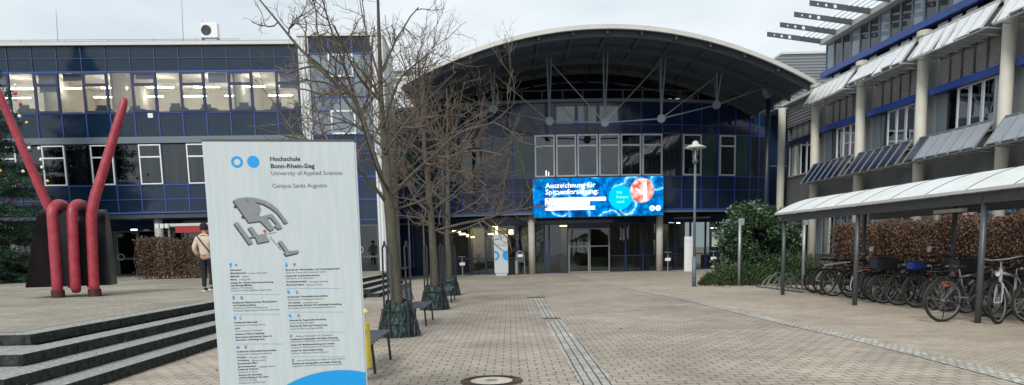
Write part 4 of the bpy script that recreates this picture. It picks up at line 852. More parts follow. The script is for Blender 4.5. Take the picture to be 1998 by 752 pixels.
# third strand climbs and leans away as the right-hand pole
a = scx(187, 575); b = scx(179, 430); c = scx(186, 385); d = scx(245, 192)
path = [(a[0], -.7, 0), (a[0], -.7, .3)]+[(a[0]+(b[0]-a[0])*t, -.7+.05*t, .3+(b[1]-.3)*t) for t in (.25, .5, .75, .95)]
path += [(b[0]+.01, -.65, b[1]+.12), (c[0]-.03, -.64, c[1]-.1), (c[0]+.03, -.63, c[1]+.1)]+[(c[0]+(d[0]-c[0])*t, -.62, c[1]+(d[1]-c[1])*t) for t in (.15, .35, .55, .75, .9, .97, 1.0)]
rr_ = [tr]*len(path); rr_[-2] = tr*.8*.75; rr_[-1] = .05
for k in range(9, len(path)-2): rr_[k] = tr*(1-.26*(k-8)/(len(path)-10))
g.tube(path, rr_, 18)
a = scx(84, 412); d = scx(-14, 180); g.tube([(a[0]+.02, .1, a[1]-.4), (a[0], .1, a[1]), (d[0], -.1, d[1]), (d[0]-.12, -.1, d[1]+.35)], [tr*.95, tr*.95, tr*.72, tr*.70], 18)
g.obj('wound_tube', M_RED, scp, smooth=True)
g = MB()
for px in (115.5, 187): x = scx(px, 575)[0]; g.cyl(x, -.7, 0, .19, tr+.03, 18)
objs(g, 'foot_sleeve', mat('dark red foot', (.05, .008, .012), .6), scp)

# ------------------------------------------------------------------ bare trees
M_BARK = mat('bark', (.05, .044, .034), .9, col2=(.105, .10, .076), scale=14, bump=.8, bscale=40, stretch=(1, 1, .35))
M_TWIG = mat('twig bark', (.06, .048, .038), .85, col2=(.15, .12, .09), scale=8)
class Tree:
    def __init__(s, seed): s.rnd = random.Random(seed); s.big = MB(); s.tw = MB(); s.cnt = 0
    def path(s, p, d, L_, n, wob, up):
        P = [p]; d = d.normalized()
        for i in range(n):
            d = (d+Vector((s.rnd.gauss(0, wob), s.rnd.gauss(0, wob), s.rnd.gauss(0, wob)+up))).normalized(); P.append(P[-1]+d*(L_/n))
        return P
    def limb(s, P, r0, r1, lvl, dens=1., sides=8):
        m = len(P)-1; rr = [r0+(r1-r0)*i/m for i in range(m+1)]
        (s.big if lvl <= 1 else s.tw).tube(P, rr, sides if lvl <= 1 else (4 if lvl == 2 else 3), cap=lvl <= 1)
        if lvl >= 4: return
        Ltot = sum((P[i+1]-P[i]).length for i in range(m))
        n = [0, 7, 7, 6][lvl] if lvl else 10
        n = max(2, int(n*dens*(Ltot/[5, 2.6, 1.2, .55][lvl])+.5))
        for k in range(n):
            f = s.rnd.uniform(.22 if lvl == 1 else .12, 1.0); i = min(int(f*m), m-1); t = f*m-i; p = P[i].lerp(P[i+1], t); ax = (P[i+1]-P[i]).normalized()
            rv = Vector((s.rnd.gauss(0, 1), s.rnd.gauss(0, 1), s.rnd.gauss(.25, .8))); rv = (rv-ax*rv.dot(ax)).normalized()
            an = R(s.rnd.uniform(35, 70)); d = ax*math.cos(an)+rv*math.sin(an); rad = rr[i]
            L2 = [0, 1.5, .70, .30][lvl]*s.rnd.uniform(.55, 1.25)*(1-.35*f)
            r2 = [0, .024, .0105, .0052][lvl]*s.rnd.uniform(.8, 1.15); r2 = min(r2, rad*.75)
            Q = s.path(p, d, L2, [0, 6, 5, 3][lvl], [0, .20, .26, .3][lvl], [0, .06, .08, .1][lvl]); s.limb(Q, r2, r2*.45, lvl+1, dens)
def smooth_path(pts, k=3):
    P = [Vector(p) for p in pts]; out = []
    for i in range(len(P)-1):
        p0 = P[max(i-1, 0)]; p1 = P[i]; p2 = P[i+1]; p3 = P[min(i+2, len(P)-1)]
        for j in range(k):
            t = j/k; out.append(.5*((2*p1)+(p2-p0)*t+(2*p0-5*p1+4*p2-p3)*t*t+(3*p1-p0-3*p2+p3)*t**3))
    out.append(P[-1]); return out
# nearest tree: its main limbs follow the photograph
Y1t = 13.75; tb = Vector((-2.03, Y1t, 0)); T1 = Tree(3)
def tp(px, py, dy=0): q = atY(px, py, Y1t+dy); return q-tb
t1 = thing('bare_tree', 'nearest and tallest bare street tree, right behind the campus sign', 'tree', tb, group='row of bare trees')
tr_p = smooth_path([(0, 0, 0), (0, 0, .5), tp(768, 520), tp(763, 440), tp(757, 375), tp(752, 300, .1), tp(744, 200, .1), tp(741, 110), tp(738, 20), tp(736, -60)])
rs = np.interp(range(len(tr_p)), [0, 3, 9, 12, 18, 27], [.16, .112, .10, .09, .045, .015]); g = MB(); g.tube(tr_p, list(rs), 14); g.obj('trunk', M_BARK, t1, smooth=True)
limbs = [([(757, 385), (728, 300, .1), (695, 200, .3), (640, 150, .4), (585, 95, .6), (540, 40, .8), (490, -20, 1)], .062), ([(695, 200, .3), (672, 130, .1), (650, 70, 0), (632, 10, -.1), (620, -40, -.2)], .035),
 ([(762, 385), (800, 345, -.2), (850, 300, -.5), (900, 258, -.8), (960, 240, -1.1), (1005, 200, -1.3)], .045), ([(748, 250), (775, 165, -.3), (805, 130, -.5), (850, 95, -.7)], .03), ([(757, 400), (705, 335, -.4), (645, 292, -.8), (570, 268, -1), (480, 245, -1.2)], .04),
 ([(750, 300), (795, 235, .5), (840, 190, .9), (890, 140, 1.3)], .034), ([(742, 160), (722, 90, .5), (705, 20, .9), (700, -30, 1)], .026), ([(750, 290), (700, 250, .8), (640, 225, 1.4), (560, 200, 1.9)], .032), ([(744, 200), (700, 150, -.6), (670, 90, -1), (640, 30, -1.4)], .028),
 ([(762, 410), (800, 400, .5), (850, 380, .9), (900, 385, 1.2)], .03), ([(757, 370), (735, 330, -1), (715, 270, -1.7), (690, 190, -2.2)], .035), ([(755, 360), (790, 300, 1.1), (810, 240, 1.9), (830, 160, 2.5)], .035)]
for pts_, r_ in limbs: T1.limb(smooth_path([tp(*q) for q in pts_], 3), r_*.85, r_*.18, 1, dens=.85)
T1.limb([q for q in tr_p[15:]], .05, .013, 1, dens=.7)
T1.big.obj('limbs', M_BARK, t1, smooth=True); T1.tw.obj('twigs', M_TWIG, t1)
def street_tree(x, y, H, seed, lab, crown=1., low=2.3, dens=1.0):
    t = thing('bare_tree', lab, 'tree', (x, y, 0), group='row of bare trees'); T = Tree(seed); lead = T.path(Vector((0, 0, low*.85)), Vector((.02, 0, 1)), H-low, 9, .05, .03)
    tp_ = [Vector((0, 0, 0)), Vector((0, 0, .4)), Vector((.02, 0, low*.5))]+lead; rr = np.interp(range(len(tp_)), [0, 1, 2, 3, 12], [.16, .125, .105, .09, .012]); g = MB(); g.tube(tp_, list(rr), 12); g.obj('trunk', M_BARK, t, smooth=True)
    for k in range(13):
        f = k/13; z = low+f**1.2*(H-low)*.75; i = min(3+int((z-low*.85)/(H-low*1.0)*9), 11); p = tp_[i]; an = k*2.4+T.rnd.uniform(-.3, .3); el = R(12+46*f+T.rnd.uniform(-6, 8))
        d = Vector((math.cos(an)*math.cos(el), math.sin(an)*math.cos(el), math.sin(el))); L_ = crown*(2.5-1.2*f)*T.rnd.uniform(.85, 1.15); T.limb(T.path(p, d, L_, 8, .12, .035), .038*(1-.4*f), .008, 1, dens)
    T.big.obj('limbs', M_BARK, t, smooth=True); T.tw.obj('twigs', M_TWIG, t)
street_tree(-1.97, 19.9, 6.9, 11, 'middle bare street tree of the row, between the two taller neighbours in view', 1.3, 2.35, .8)
street_tree(-2.07, 26.1, 7.2, 21, 'farthest bare street tree of the row, nearest the entrance', 1.2, 2.4, .7)

# tree guards and green watering bags
M_GUARD = mat('guard steel', (.028, .035, .045), .5, metal=.3); M_BAG = mat('green bag', (.007, .026, .020), .5, col2=(.014, .048, .036), scale=6, spec=.4)
names = ['nearest', 'middle', 'farthest']
for i, (x, y) in enumerate(((-2.02, 13.75), (-1.97, 19.9), (-2.07, 26.1))):
    t = thing('tree_guard', 'dark steel tree guard with pointed bars round the %s bare tree' % names[i], 'tree guard', (x, y, 0), group='steel guards round the street trees')
    g = MB()
    for k in range(4):
        an = PI/4+k*PI/2+.15; tx_, ty_ = -math.sin(an), math.cos(an); c_, s_ = math.cos(an), math.sin(an)
        for sgn in (-1, 1):
            w1 = .055*sgn; w0 = .14*sgn
            g.tube([(c_*.38+tx_*w0, s_*.38+ty_*w0, 0), (c_*.29+tx_*w1, s_*.29+ty_*w1, .5), (c_*.27+tx_*w1, s_*.27+ty_*w1, 1.57), (c_*.27+tx_*w1*.15, s_*.27+ty_*w1*.15, 1.64), (c_*.27+tx_*w1*.1, s_*.27+ty_*w1*.1, 1.69)], .016, 6)
        g.tube([(c_*.38, s_*.38, 0), (c_*.31, s_*.31, .35)], .009, 5)
    for k in range(8):
        a0 = k*PI/4+.15; a1 = a0+PI/4; g.tube([(.385*math.cos(a0), .385*math.sin(a0), .02), (.31*math.cos(a0+PI/8), .31*math.sin(a0+PI/8), .45), (.385*math.cos(a1), .385*math.sin(a1), .02)], .009, 5)
    g.obj('bars', M_GUARD, t); g = MB(); g.torus((0, 0, .48), .295, .012, 'z', 24, 5); g.torus((0, 0, .25), .34, .010, 'z', 24, 5); g.obj('hoop', M_GUARD, t)
    n, m_ = 110, 34; r_ = random.Random(i); ph = [r_.uniform(0, 6) for _ in range(8)]; vs = []
    for j in range(m_+1):
        z = .62*j/m_
        for k in range(n):
            a = 2*PI*k/n; q_ = Vector((math.cos(a)*4.2+i*9, math.sin(a)*4.2, z*5)); rad = .315-.12*(j/m_)**1.3+.045*abs(mnoise.noise(q_))+.02*mnoise.noise(q_*2.7)+.3*(.022*math.sin(9*a+ph[0]+z*3)+.016*math.sin(17*a+ph[1]-z*9)+.015*math.sin(23*z+ph[2]+3*a)+.012*math.sin(5*a+31*z+ph[3]))
            vs.append((rad*math.cos(a), rad*math.sin(a), z+.035*math.sin(4*a+ph[4])*(j/m_)+.004))
    bag = MB().add(vs, [(j*n+k, j*n+(k+1) % n, (j+1)*n+(k+1) % n, (j+1)*n+k) for j in range(m_) for k in range(n)])
    q = bag.obj('watering_bag', M_BAG, None, smooth=True); q.location = (x, y, 0)
    tag(q, 'crumpled green plastic watering bag at the foot of the %s bare tree' % names[i], 'watering bag', 'green watering bags')

# benches
def bench(x, y, rz, lab, ln=1.5):
    t = thing('bench', lab, 'bench', (x, y, 0), rz, group='grey metal benches between the trees'); t.scale = (.82, 1, .95)
    g = MB()
    for k in range(9): g.box(-.24+k*.053, -.24+k*.053+.038, 0, ln, .415, .435)
    for k in range(8): g.box(-.24, .235, k*ln/7-.012*(k > 0), k*ln/7+.014, .400, .414)
    g.obj('seat', mat('bench metal', (.10, .115, .14), .5, metal=.3), t)
    g = MB()
    for k in range(8): z = .5+k*.05; g.box(-.30-.012*k, -.285-.012*k, 0, ln, z, z+.036)
    for k in range(6): g.bar((-.27, k*ln/5, .45), (-.395, k*ln/5, .89), .015, .02)
    g.obj('backrest', MATS['bench metal'], t)
    for yy in (.12, ln-.12):
        for xx_, lean in ((.2, .03), (-.2, -.06)): MB().tube([(xx_, yy, .40), (xx_+lean*.4, yy, .25), (xx_+lean, yy, 0)], .022, 8).obj('leg', M_BLACKM, t)
bench(-1.9, 9.35, .0, 'nearest grey metal bench, beside the yellow litter bin', 1.5)
bench(-1.9, 15.3, .0, 'grey metal bench with backrest between the nearest and middle trees', 1.6)
bench(-1.9, 22.1, .0, 'farthest grey metal bench, between the middle and farthest trees', 1.6)

# yellow bin
t = thing('litter_bin', 'yellow litter bin on a post, half hidden behind the campus sign', 'litter bin', (-1.775, 8.9, 0)); t.scale = (.85, .9, .97); M_YEL = mat('yellow enamel', (.62, .50, .045), .4, var=.12, scale=6)
MB().prism([(.155*math.cos(2*PI*k/20), .12*math.sin(2*PI*k/20)) for k in range(20)], .17, .72).obj('bin_body', M_YEL, t, bevel=.01)
MB().lathe([(.0, .90), (.10, .885), (.15, .85), (.15, .83), (0, .83)], 20).obj('lid', mat('pale yellow', (.75, .68, .30), .5), t, smooth=True)
MB().box(-.02, .02, .10, .14, 0, .88).obj('post', M_DSTEEL, t); MB().box(.06, .10, -.125, -.108, .60, .66).obj('slot', M_BLACKM, t)

# ------------------------------------------------------------------ person
def skin(name, V, E_, m, parent, sub=2):
    me = bpy.data.meshes.new(name); me.from_pydata([v[0] for v in V], E_, []); me.update(); o = bpy.data.objects.new(name+'_tmp', me); COL.objects.link(o)
    md = o.modifiers.new('s', 'SKIN'); 
    for i, v in enumerate(V):
        r_ = v[1]; me.skin_vertices[0].data[i].radius = r_ if hasattr(r_, '__len__') else (r_, r_)
    me.skin_vertices[0].data[0].use_root = True; ms = o.modifiers.new('u', 'SUBSURF'); ms.levels = sub; ms.render_levels = sub
    dg = bpy.context.evaluated_depsgraph_get(); dg.update(); me2 = bpy.data.meshes.new_from_object(o.evaluated_get(dg)); bpy.data.objects.remove(o)
    me2.materials.clear(); me2.materials.append(m); me2.polygons.foreach_set('use_smooth', [True]*len(me2.polygons)); o2 = bpy.data.objects.new(name, me2); COL.objects.link(o2)
    if parent: o2.parent = parent
    return o2
pp = atY(407, 568, 20.9); prs = thing('person', 'person in cream hoodie and black trousers walking away beside the sign', 'person', (pp.x+.0, 20.9, ZP), R(-4))
V = [((0, 0, .98), (.13, .09)), ((0, -.01, 1.18), (.12, .08)), ((0, -.02, 1.38), (.15, .09)), ((0, -.01, 1.50), (.055, .055)), ((0, .01, 1.58), (.06, .065)), ((0, .015, 1.68), (.085, .098)), ((0, .01, 1.76), (.06, .07)), ((0, .115, 1.655), .012),
     ((-.18, -.02, 1.42), .05), ((-.27, -.05, 1.15), .038), ((-.235, .09, .95), .027), ((-.215, .13, .90), (.035, .016)), ((.18, -.02, 1.42), .05), ((.27, -.04, 1.15), .038), ((.25, .10, .95), .027), ((.24, .14, .90), (.035, .016)),
     ((-.09, 0, .90), .085), ((-.10, .03, .50), .055), ((-.10, -.02, .09), .035), ((-.10, .12, .04), .032), ((.09, 0, .90), .085), ((.10, .10, .50), .055), ((.10, -.06, .13), .035), ((.10, .05, .05), .032)]
E_ = [(0, 1), (1, 2), (2, 3), (3, 4), (4, 5), (5, 6), (5, 7), (2, 8), (8, 9), (9, 10), (10, 11), (2, 12), (12, 13), (13, 14), (14, 15), (0, 16), (16, 17), (17, 18), (18, 19), (0, 20), (20, 21), (21, 22), (22, 23)]
for s_, b_ in ((-1, 11), (1, 15)):
    bx_, by_, bz_ = V[b_][0]
    for k, (dx, dy, dz) in enumerate(((-.024, .02, -.075), (-.008, .025, -.085), (.009, .025, -.08), (.025, .02, -.065), (.03, .035, -.02))):
        V.append(((bx_+dx*.7, by_+dy*.5, bz_+dz*.5), .009)); E_.append((b_, len(V)-1)); V.append(((bx_+dx, by_+dy*1.3, bz_+dz), .007)); E_.append((len(V)-2, len(V)-1))
skin('body', V, E_, mat('skin', (.42, .26, .19), .5), prs)
M_HOOD = mat('cream hoodie', (.58, .48, .38), .95, var=.08, scale=9, bump=.4, bscale=25)
V = [((0, 0, .93), (.165, .115)), ((0, -.01, 1.05), (.175, .125)), ((0, -.02, 1.25), (.175, .12)), ((0, -.03, 1.40), (.185, .115)), ((0, -.04, 1.49), (.11, .10)), ((0, -.06, 1.535), (.09, .08)), ((-.19, -.02, 1.41), .082), ((-.29, -.06, 1.16), .072), ((-.25, .07, .965), .055), ((.19, -.02, 1.41), .082), ((.29, -.05, 1.16), .072), ((.26, .08, .965), .055)]
skin('hoodie', V, [(0, 1), (1, 2), (2, 3), (3, 4), (4, 5), (3, 6), (6, 7), (7, 8), (3, 9), (9, 10), (10, 11)], M_HOOD, prs)
V = [((0, 0, .96), (.145, .11)), ((-.085, 0, .85), .105), ((-.10, .03, .50), .078), ((-.10, -.02, .10), .058), ((.085, 0, .85), .105), ((.10, .10, .50), .078), ((.10, -.05, .14), .058)]
skin('trousers', V, [(0, 1), (1, 2), (2, 3), (0, 4), (4, 5), (5, 6)], mat('black cloth', (.012, .014, .02), .9), prs)
for x, y, z, tl in ((-.10, 0, .0, 0), (.10, -.04, .03, .5)):
    V = [((x, y-.05, z+.075), .045), ((x, y+.03, z+.065), .046), ((x, y+.15, z+.05), .038)]; sh_ = skin('shoe', V, [(0, 1), (1, 2)], M_BLACKM, prs, 1)
    MB().box(x-.045, x+.045, y-.095, y+.185, z+.001, z+.03).obj('sole', mat('white sole', (.7, .7, .68), .7), sh_, bevel=.008)
MB().lathe([(.0, 1.835), (.06, 1.825), (.098, 1.78), (.108, 1.71), (.104, 1.655), (.09, 1.64)], 20, (0, .003)).obj('knit_cap', mat('black cap', (.012, .013, .016), .95), prs, smooth=True)
MB().tube([(-.12, -.17, 1.47), (.0, -.185, 1.3), (.16, -.16, 1.08), (.2, -.02, .98)], .018, 6).obj('shoulder_strap', M_BLACKM, prs)

# ------------------------------------------------------------------ conifer with baubles
CT = Vector((-22.75, 33.5, ZP)); cft = thing('decorated_conifer', 'big dark green fir hung with Christmas baubles behind the sculpture', 'tree', CT); HC, RCn = 12.8, 3.75
MB().cyl(0, 0, 0, HC*.9, .28, 12, .05).obj('trunk', M_BARK, cft)
def crr(z): return RCn*(1-z/HC)**.72*(1 if z > .8 else .9+.1*z/.8)
P_ = []; br = MB()
rb_ = random.Random(5)
for k in range(620):
    z = .15+(HC-.3)*(k/620)**1.25*1.0; an = rb_.uniform(0, 2*PI)
    if math.sin(an) > .35 and rb_.random() < .7: continue
    Lb = crr(z)*rb_.uniform(.72, 1.12); n_ = int(8+Lb*16); tip = rb_.uniform(-.28, -.05)
    for j in range(n_*7):
        s = rb_.uniform(.22, 1); w_ = .40*(1-s*.75)*Lb*.45; side = rb_.gauss(0, w_); up = rb_.gauss(0, .07)
        x = Lb*s*math.cos(an)-side*math.sin(an); y = Lb*s*math.sin(an)+side*math.cos(an); P_.append((x, y, max(.03, z+tip*Lb*s+.22*s*s*Lb*.4+up-.12*abs(side))))
    br.tube([(0, 0, z), (Lb*.5*math.cos(an), Lb*.5*math.sin(an), z+tip*Lb*.5), (Lb*.95*math.cos(an), Lb*.95*math.sin(an), z+tip*Lb*.9)], [.03, .02, .008], 4)
P_ = np.array(P_); leaves('crown', P_, .16, leafmat('fir needles', [(.010, .035, .022), (.02, .065, .035), (.035, .09, .045)], .6), cft, asp=.22, bias=np.stack([P_[:, 0], P_[:, 1], -P_[:, 2]*0], 1)*.35)
br.obj('branches', M_BARK, cft)
bc = {'white': mat('white bauble', (.8, .8, .78), .15), 'red': mat('red bauble', (.6, .03, .04), .15), 'gold': mat('gold bauble', (.75, .5, .12), .2, metal=.6)}
bs = [(30, 167, 'white'), (30, 183, 'red'), (40, 203, 'red'), (19, 217, 'white'), (38, 227, 'white'), (3, 267, 'red'), (37, 267, 'white'), (57, 289, 'white'), (76, 290, 'white'), (49, 299, 'gold'), (62, 314, 'red'), (80, 312, 'white'), (60, 321, 'gold'), (82, 327, 'white'), (74, 348, 'white'), (93, 354, 'gold'), (37, 362, 'red'), (1, 334, 'gold'), (8, 300, 'white'), (20, 392, 'red'), (52, 240, 'gold'), (12, 350, 'white'), (45, 335, 'white')]
for px, py, c in bs:
    q = atY(px, py, 33.5); z = q.z-ZP; rr_ = crr(z); dx = q.x-CT.x; 
    yy = -math.sqrt(max(.05, (rr_*1.02)**2-dx*dx)) if abs(dx) < rr_ else -.1
    for _ in range(4): q = atY(px, py, 33.5+yy); dx = q.x-CT.x; z = q.z-ZP; rr_ = crr(z)*1.04; yy = -math.sqrt(max(.02, rr_**2-dx*dx))
    o = MB().lathe([(0, -.07)]+[(.07*math.sin(PI*k/10), -.07*math.cos(PI*k/10)) for k in range(1, 10)]+[(0.015, .07), (.015, .09), (0, .09)], 14).obj('bauble', bc[c], None, smooth=True); o.location = q
    tag(o, {'white': 'small round white bauble hanging on the big fir', 'red': 'small shiny red bauble hanging on the big fir', 'gold': 'small gold bauble hanging on the big fir'}[c], 'bauble', c+' baubles on the fir')

# ------------------------------------------------------------------ hedges, bush, ground cover
beech = leafmat('dry beech leaf', [(.06, .034, .022), (.10, .055, .034), (.17, .092, .055), (.13, .085, .06), (.08, .05, .036)], .7)
def hedge(name, lab, loc, rz, Lx, D_, H_, n, size, m_=beech, twigs=True):
    t = thing(name, lab, 'hedge', loc, rz); x = rng.uniform(0, Lx, n); y = rng.uniform(0, D_, n); z = rng.uniform(0.02, 1, n)**.85
    side = rng.random(n); y = np.where(side < .6, D_*.5-(D_*.5)*np.abs(rng.normal(.85, .16, n)), y); z = np.where(side > .88, 1+rng.normal(0, .02, n), z)
    top = H_*(1+.035*np.sin(x*2.1)+.02*np.sin(x*5.7+1)); 
    bul = .09*np.sin(x*1.9+z*3)+.06*np.sin(x*4.3-z*5)
    keep = rng.random(n) < (.7+.3*np.clip(np.sin(x*3.1+4*z)*np.sin(z*9+x)+.6, 0, 1))
    P = np.stack([x, y+bul, np.maximum(z*top, .02)], 1)[keep]; leaves('foliage', P, size, m_, t, asp=.6)
    g = MB(); r_ = random.Random(3)
    for k in range(int(Lx*22)):
        a = r_.uniform(0, Lx); b = r_.uniform(.1*D_, .8*D_); g.tube([(a, b, 0), (a+r_.gauss(0, .1), b+r_.gauss(0, .05), H_*.5), (a+r_.gauss(0, .22), b+r_.gauss(0, .1)-.1, H_*r_.uniform(.85, 1.08))], [.018, .011, .003], 4)
    g.obj('stems', M_TWIG, t); return t
hp_ = atY(262, 546, 33.6); hx = atY(398, 546, 33.6).x-hp_.x
hedge('beech_hedge', 'small brown clipped beech hedge in front of the red edged shelter', (hp_.x+.2, 33.4, ZP), 0, hx-.1, .9, 1.68, 9000, .09)
hr = thing('x', 'x', 'x') ; bpy.data.objects.remove(hr)
hx0 = 12.0
th_ = hedge('beech_hedge', 'long brown clipped beech hedge behind the row of parked bicycles', (hx0-.4*1+.0, 28.0, 0), aR+PI, 20, 1.3, 2.0, 120000, .075)
laurel = leafmat('laurel leaf', [(.012, .035, .016), (.025, .06, .025), (.045, .09, .04), (.075, .12, .06)], .35)
def bush(name, lab, cat, c, rx, ry, H_, n, size, m_, seed, asp=.45):
    t = thing(name, lab, cat, c); r_ = np.random.default_rng(seed); nc = 46; cc = r_.normal(size=(nc, 3)); cc /= np.linalg.norm(cc, axis=1)[:, None]; cc[:, 2] = np.abs(cc[:, 2])*1.0; rad = r_.uniform(.72, .97, nc)[:, None]; cc = cc*rad
    cc = cc*np.array([rx*.82, ry*.82, H_*.50])+np.array([0, 0, H_*.42]); cc[:12, 2] *= .45
    k = r_.integers(0, nc, n); d = r_.normal(size=(n, 3)); d /= np.linalg.norm(d, axis=1)[:, None]; s = r_.uniform(.6, 1.05, n)[:, None]*r_.uniform(.7, 1.25, nc)[k][:, None]; P = cc[k]+d*s*np.array([.42, .42, .34])*(min(rx, H_*.6)/1.5)
    P = P[P[:, 2] > .03]; leaves('foliage', P, size, m_, t, asp=asp); g = MB(); rr2 = random.Random(seed)
    for q in cc[::2]: g.tube([(q[0]*.12, q[1]*.12, 0), (q[0]*.5, q[1]*.5, q[2]*.5), tuple(q)], [.035, .022, .008], 5)
    g.obj('stems', M_BARK, t); return t
bp_ = atY(1476, 540, 30.2); bush('laurel_bush', 'large rounded evergreen laurel bush left of the bicycle shelter', 'bush', (bp_.x, 30.4, 0), 1.78, 1.4, 3.3, 19000, .15, laurel, 4)
jun = leafmat('juniper', [(.022, .045, .018), (.045, .08, .03), (.085, .12, .045)], .7)
def lowshrub(x0, x1, y0, y1, h, n, lab):
    cx_, cy_ = (x0+x1)/2, (y0+y1)/2; t = thing('low_juniper', lab, 'shrub', (cx_, cy_, 0)); a = rng.uniform(0, 2*PI, n); s = np.sqrt(rng.random(n)); x = s*np.cos(a)*(x1-x0)/2; y = s*np.sin(a)*(y1-y0)/2
    hh = h*(1-s**3)*(.75+.25*np.sin(x*3.3)*np.cos(y*4.1)+.12*np.sin(x*9)); P = np.stack([x, y, np.maximum(.03, hh*rng.uniform(.45, 1.05, n))], 1); leaves('foliage', P, .14, jun, t, asp=.2, bias=np.array([0, -.4, .8]))
    g = MB(); r_ = random.Random(8)
    for k in range(40): aa = r_.uniform(0, 6.28); q = r_.uniform(.3, .9); g.tube([(0, 0, .02), (math.cos(aa)*q*(x1-x0)/4, math.sin(aa)*q*(y1-y0)/4, h*.5), (math.cos(aa)*q*(x1-x0)/2, math.sin(aa)*q*(y1-y0)/2, h*.55)], [.02, .012, .005], 4)
    g.obj('stems', M_BARK, t)
lowshrub(7.1, 9.9, 27.9, 30.0, .85, 11000, 'low spreading juniper at the foot of the laurel bush')
lowshrub(9.3, 12.2, 27.6, 31.5, 1.2, 13000, 'low spreading juniper between the laurel bush and the beech hedge')
sheet('planting_bed', [(7.5, 28.1), (9.5, 27.5), (12.6, 26.8), (13.5, 14), (13.5, 10), (17, 10), (17, 44), (8.4, 34)], .012, mat('bed soil', (.045, .035, .025), .95, col2=(.12, .08, .05), scale=12, bump=.6))

# ------------------------------------------------------------------ bicycle shelter
WS = 9.02; fx_ = lambda y: WS-.047*y
shl = thing('bicycle_shelter', 'long bicycle shelter with curved pale translucent roof on dark steel posts', 'shelter', (WS, 0, 0), aR)
# local x runs away from the camera, local y is towards the square
M_ROOFP = mat('pale roof sheet', (.66, .68, .67), .6, var=.10, scale=2.5, bump=.05); n = 24; xs0, xs1 = 1.5, 22.8; DW = 2.65; RI = .48; ZE = 2.36
def roofp(t): return (.18-(DW+.18)*t, ZE+.9*RI*math.sin(PI*min(1, t*1.04))**.9)
npan = 17; pw = (xs1-xs0)/npan; g = MB()
rb2 = MB(); 
for j in range(npan):
    a, b = xs0+j*pw+.02, xs0+(j+1)*pw-.02; vs = []
    for k in range(n+1): y, z = roofp(k/n); vs += [(a, y, z), (b, y, z)]
    g.add(vs, [(2*k, 2*k+2, 2*k+3, 2*k+1) for k in range(n)])
for j in range(npan+1):
    a = xs0+j*pw; rb2.tube([(a, roofp(k/n)[0], roofp(k/n)[1]+.005) for k in range(n+1)], .018, 5)
o = g.obj('roof_sheet', M_ROOFP, shl); sd = o.modifiers.new('s', 'SOLIDIFY'); sd.thickness = .012; sd.offset = 1
rb2.obj('roof_rib', M_DSTEEL, shl)
MB().box(xs0, xs1, .10, .20, ZE-.045, ZE+.012).obj('eaves_trim', M_LGREY, shl)
MB().box(xs0, xs1-.1, -.05, .05, ZE-.24, ZE-.05).box(xs0, xs1-.1, -DW-.02, -DW+.06, ZE-.24, ZE-.05).obj('eaves_beam', M_DSTEEL, shl)
g = MB()
for y in (5.2, 9.4, 13.6, 18.1, 22.4):
    g.tube([(y, roofp(k/n)[0]+.0, roofp(k/n)[1]-.05) for k in range(1, n)], .035, 6)
g.obj('roof_arch', M_DSTEEL, shl)
for y in (9.6, 13.75, 18.25, 22.55): MB().cyl(y, 0, 0, ZE-.1, .055, 14).obj('front_post', M_DSTEEL, shl, smooth=True)
for y in (9.8, 14.0, 18.2, 22.4): MB().cyl(y, -DW+.35, 0, ZE+.1, .055, 14).obj('rear_post', M_DSTEEL, shl, smooth=True)
MB().box(17.6, 18.7, -2.2, -2.08, 2.12, 2.2).obj('fluorescent_lamp', M_WHITEF, shl)
g = MB()
for k in range(60): g.tube([(xs0+.3+k*.35, .2, ZE-.045), (xs0+.3+k*.35, .2, ZE-.075)], .006, 3)
g.obj('gutter_bolts', M_BLACKM, shl)
t = thing('steel_post', 'free standing grey steel post in front of the laurel bush', 'post', (8.27, 27.9, 0)); MB().cyl(0, 0, 0, 2.42, .055, 14).obj('shaft', M_GSTEEL, t, smooth=True); MB().box(-.04, .14, -.05, .05, 2.18, 2.42).obj('head_bracket', M_GSTEEL, t)
q = atY(1570, 430, 27.0); t = thing('steel_post', 'free standing grey steel post at the end of the beech hedge', 'post', (q.x, 27.0, 0)); MB().cyl(0, 0, 0, q.z+.04, .055, 14).obj('shaft', M_GSTEEL, t, smooth=True); MB().box(-.05, .1, -.06, .06, q.z-.16, q.z+.0).obj('head_bracket', M_GSTEEL, t)

# bicycle racks
M_RACK = mat('rack steel', (.13, .145, .15), .5, metal=.4)
def rack(y0, n, lab, off=2.1):
    t = thing('bicycle_rack', lab, 'bicycle rack', (fx_(y0)+off, y0, 0), aR, group='low steel bicycle racks'); g = MB()
    for k in range(n):
        x = k*.45; h = .42 if k % 2 else .52
        for dx in (-.035, .035): g.tube([(x+dx, .45, .03), (x+dx+.05, .30, h*.6), (x+dx+.12, .05, h), (x+dx+.12, -.12, h-.05), (x+dx+.06, -.28, .05)], .011, 5)
    g.obj('wheel_loop', M_RACK, t); MB().box(-.2, n*.45, .40, .46, 0, .045).box(-.2, n*.45, -.32, -.26, 0, .045).obj('base_rail', M_RACK, t)
rack(23.4, 8, 'empty low steel bicycle rack beyond the last parked bicycle', 1.3); rack(18.4, 10, 'steel rack holding the far half of the bicycle row'); rack(13.3, 10, 'steel rack holding the near half of the bicycle row')

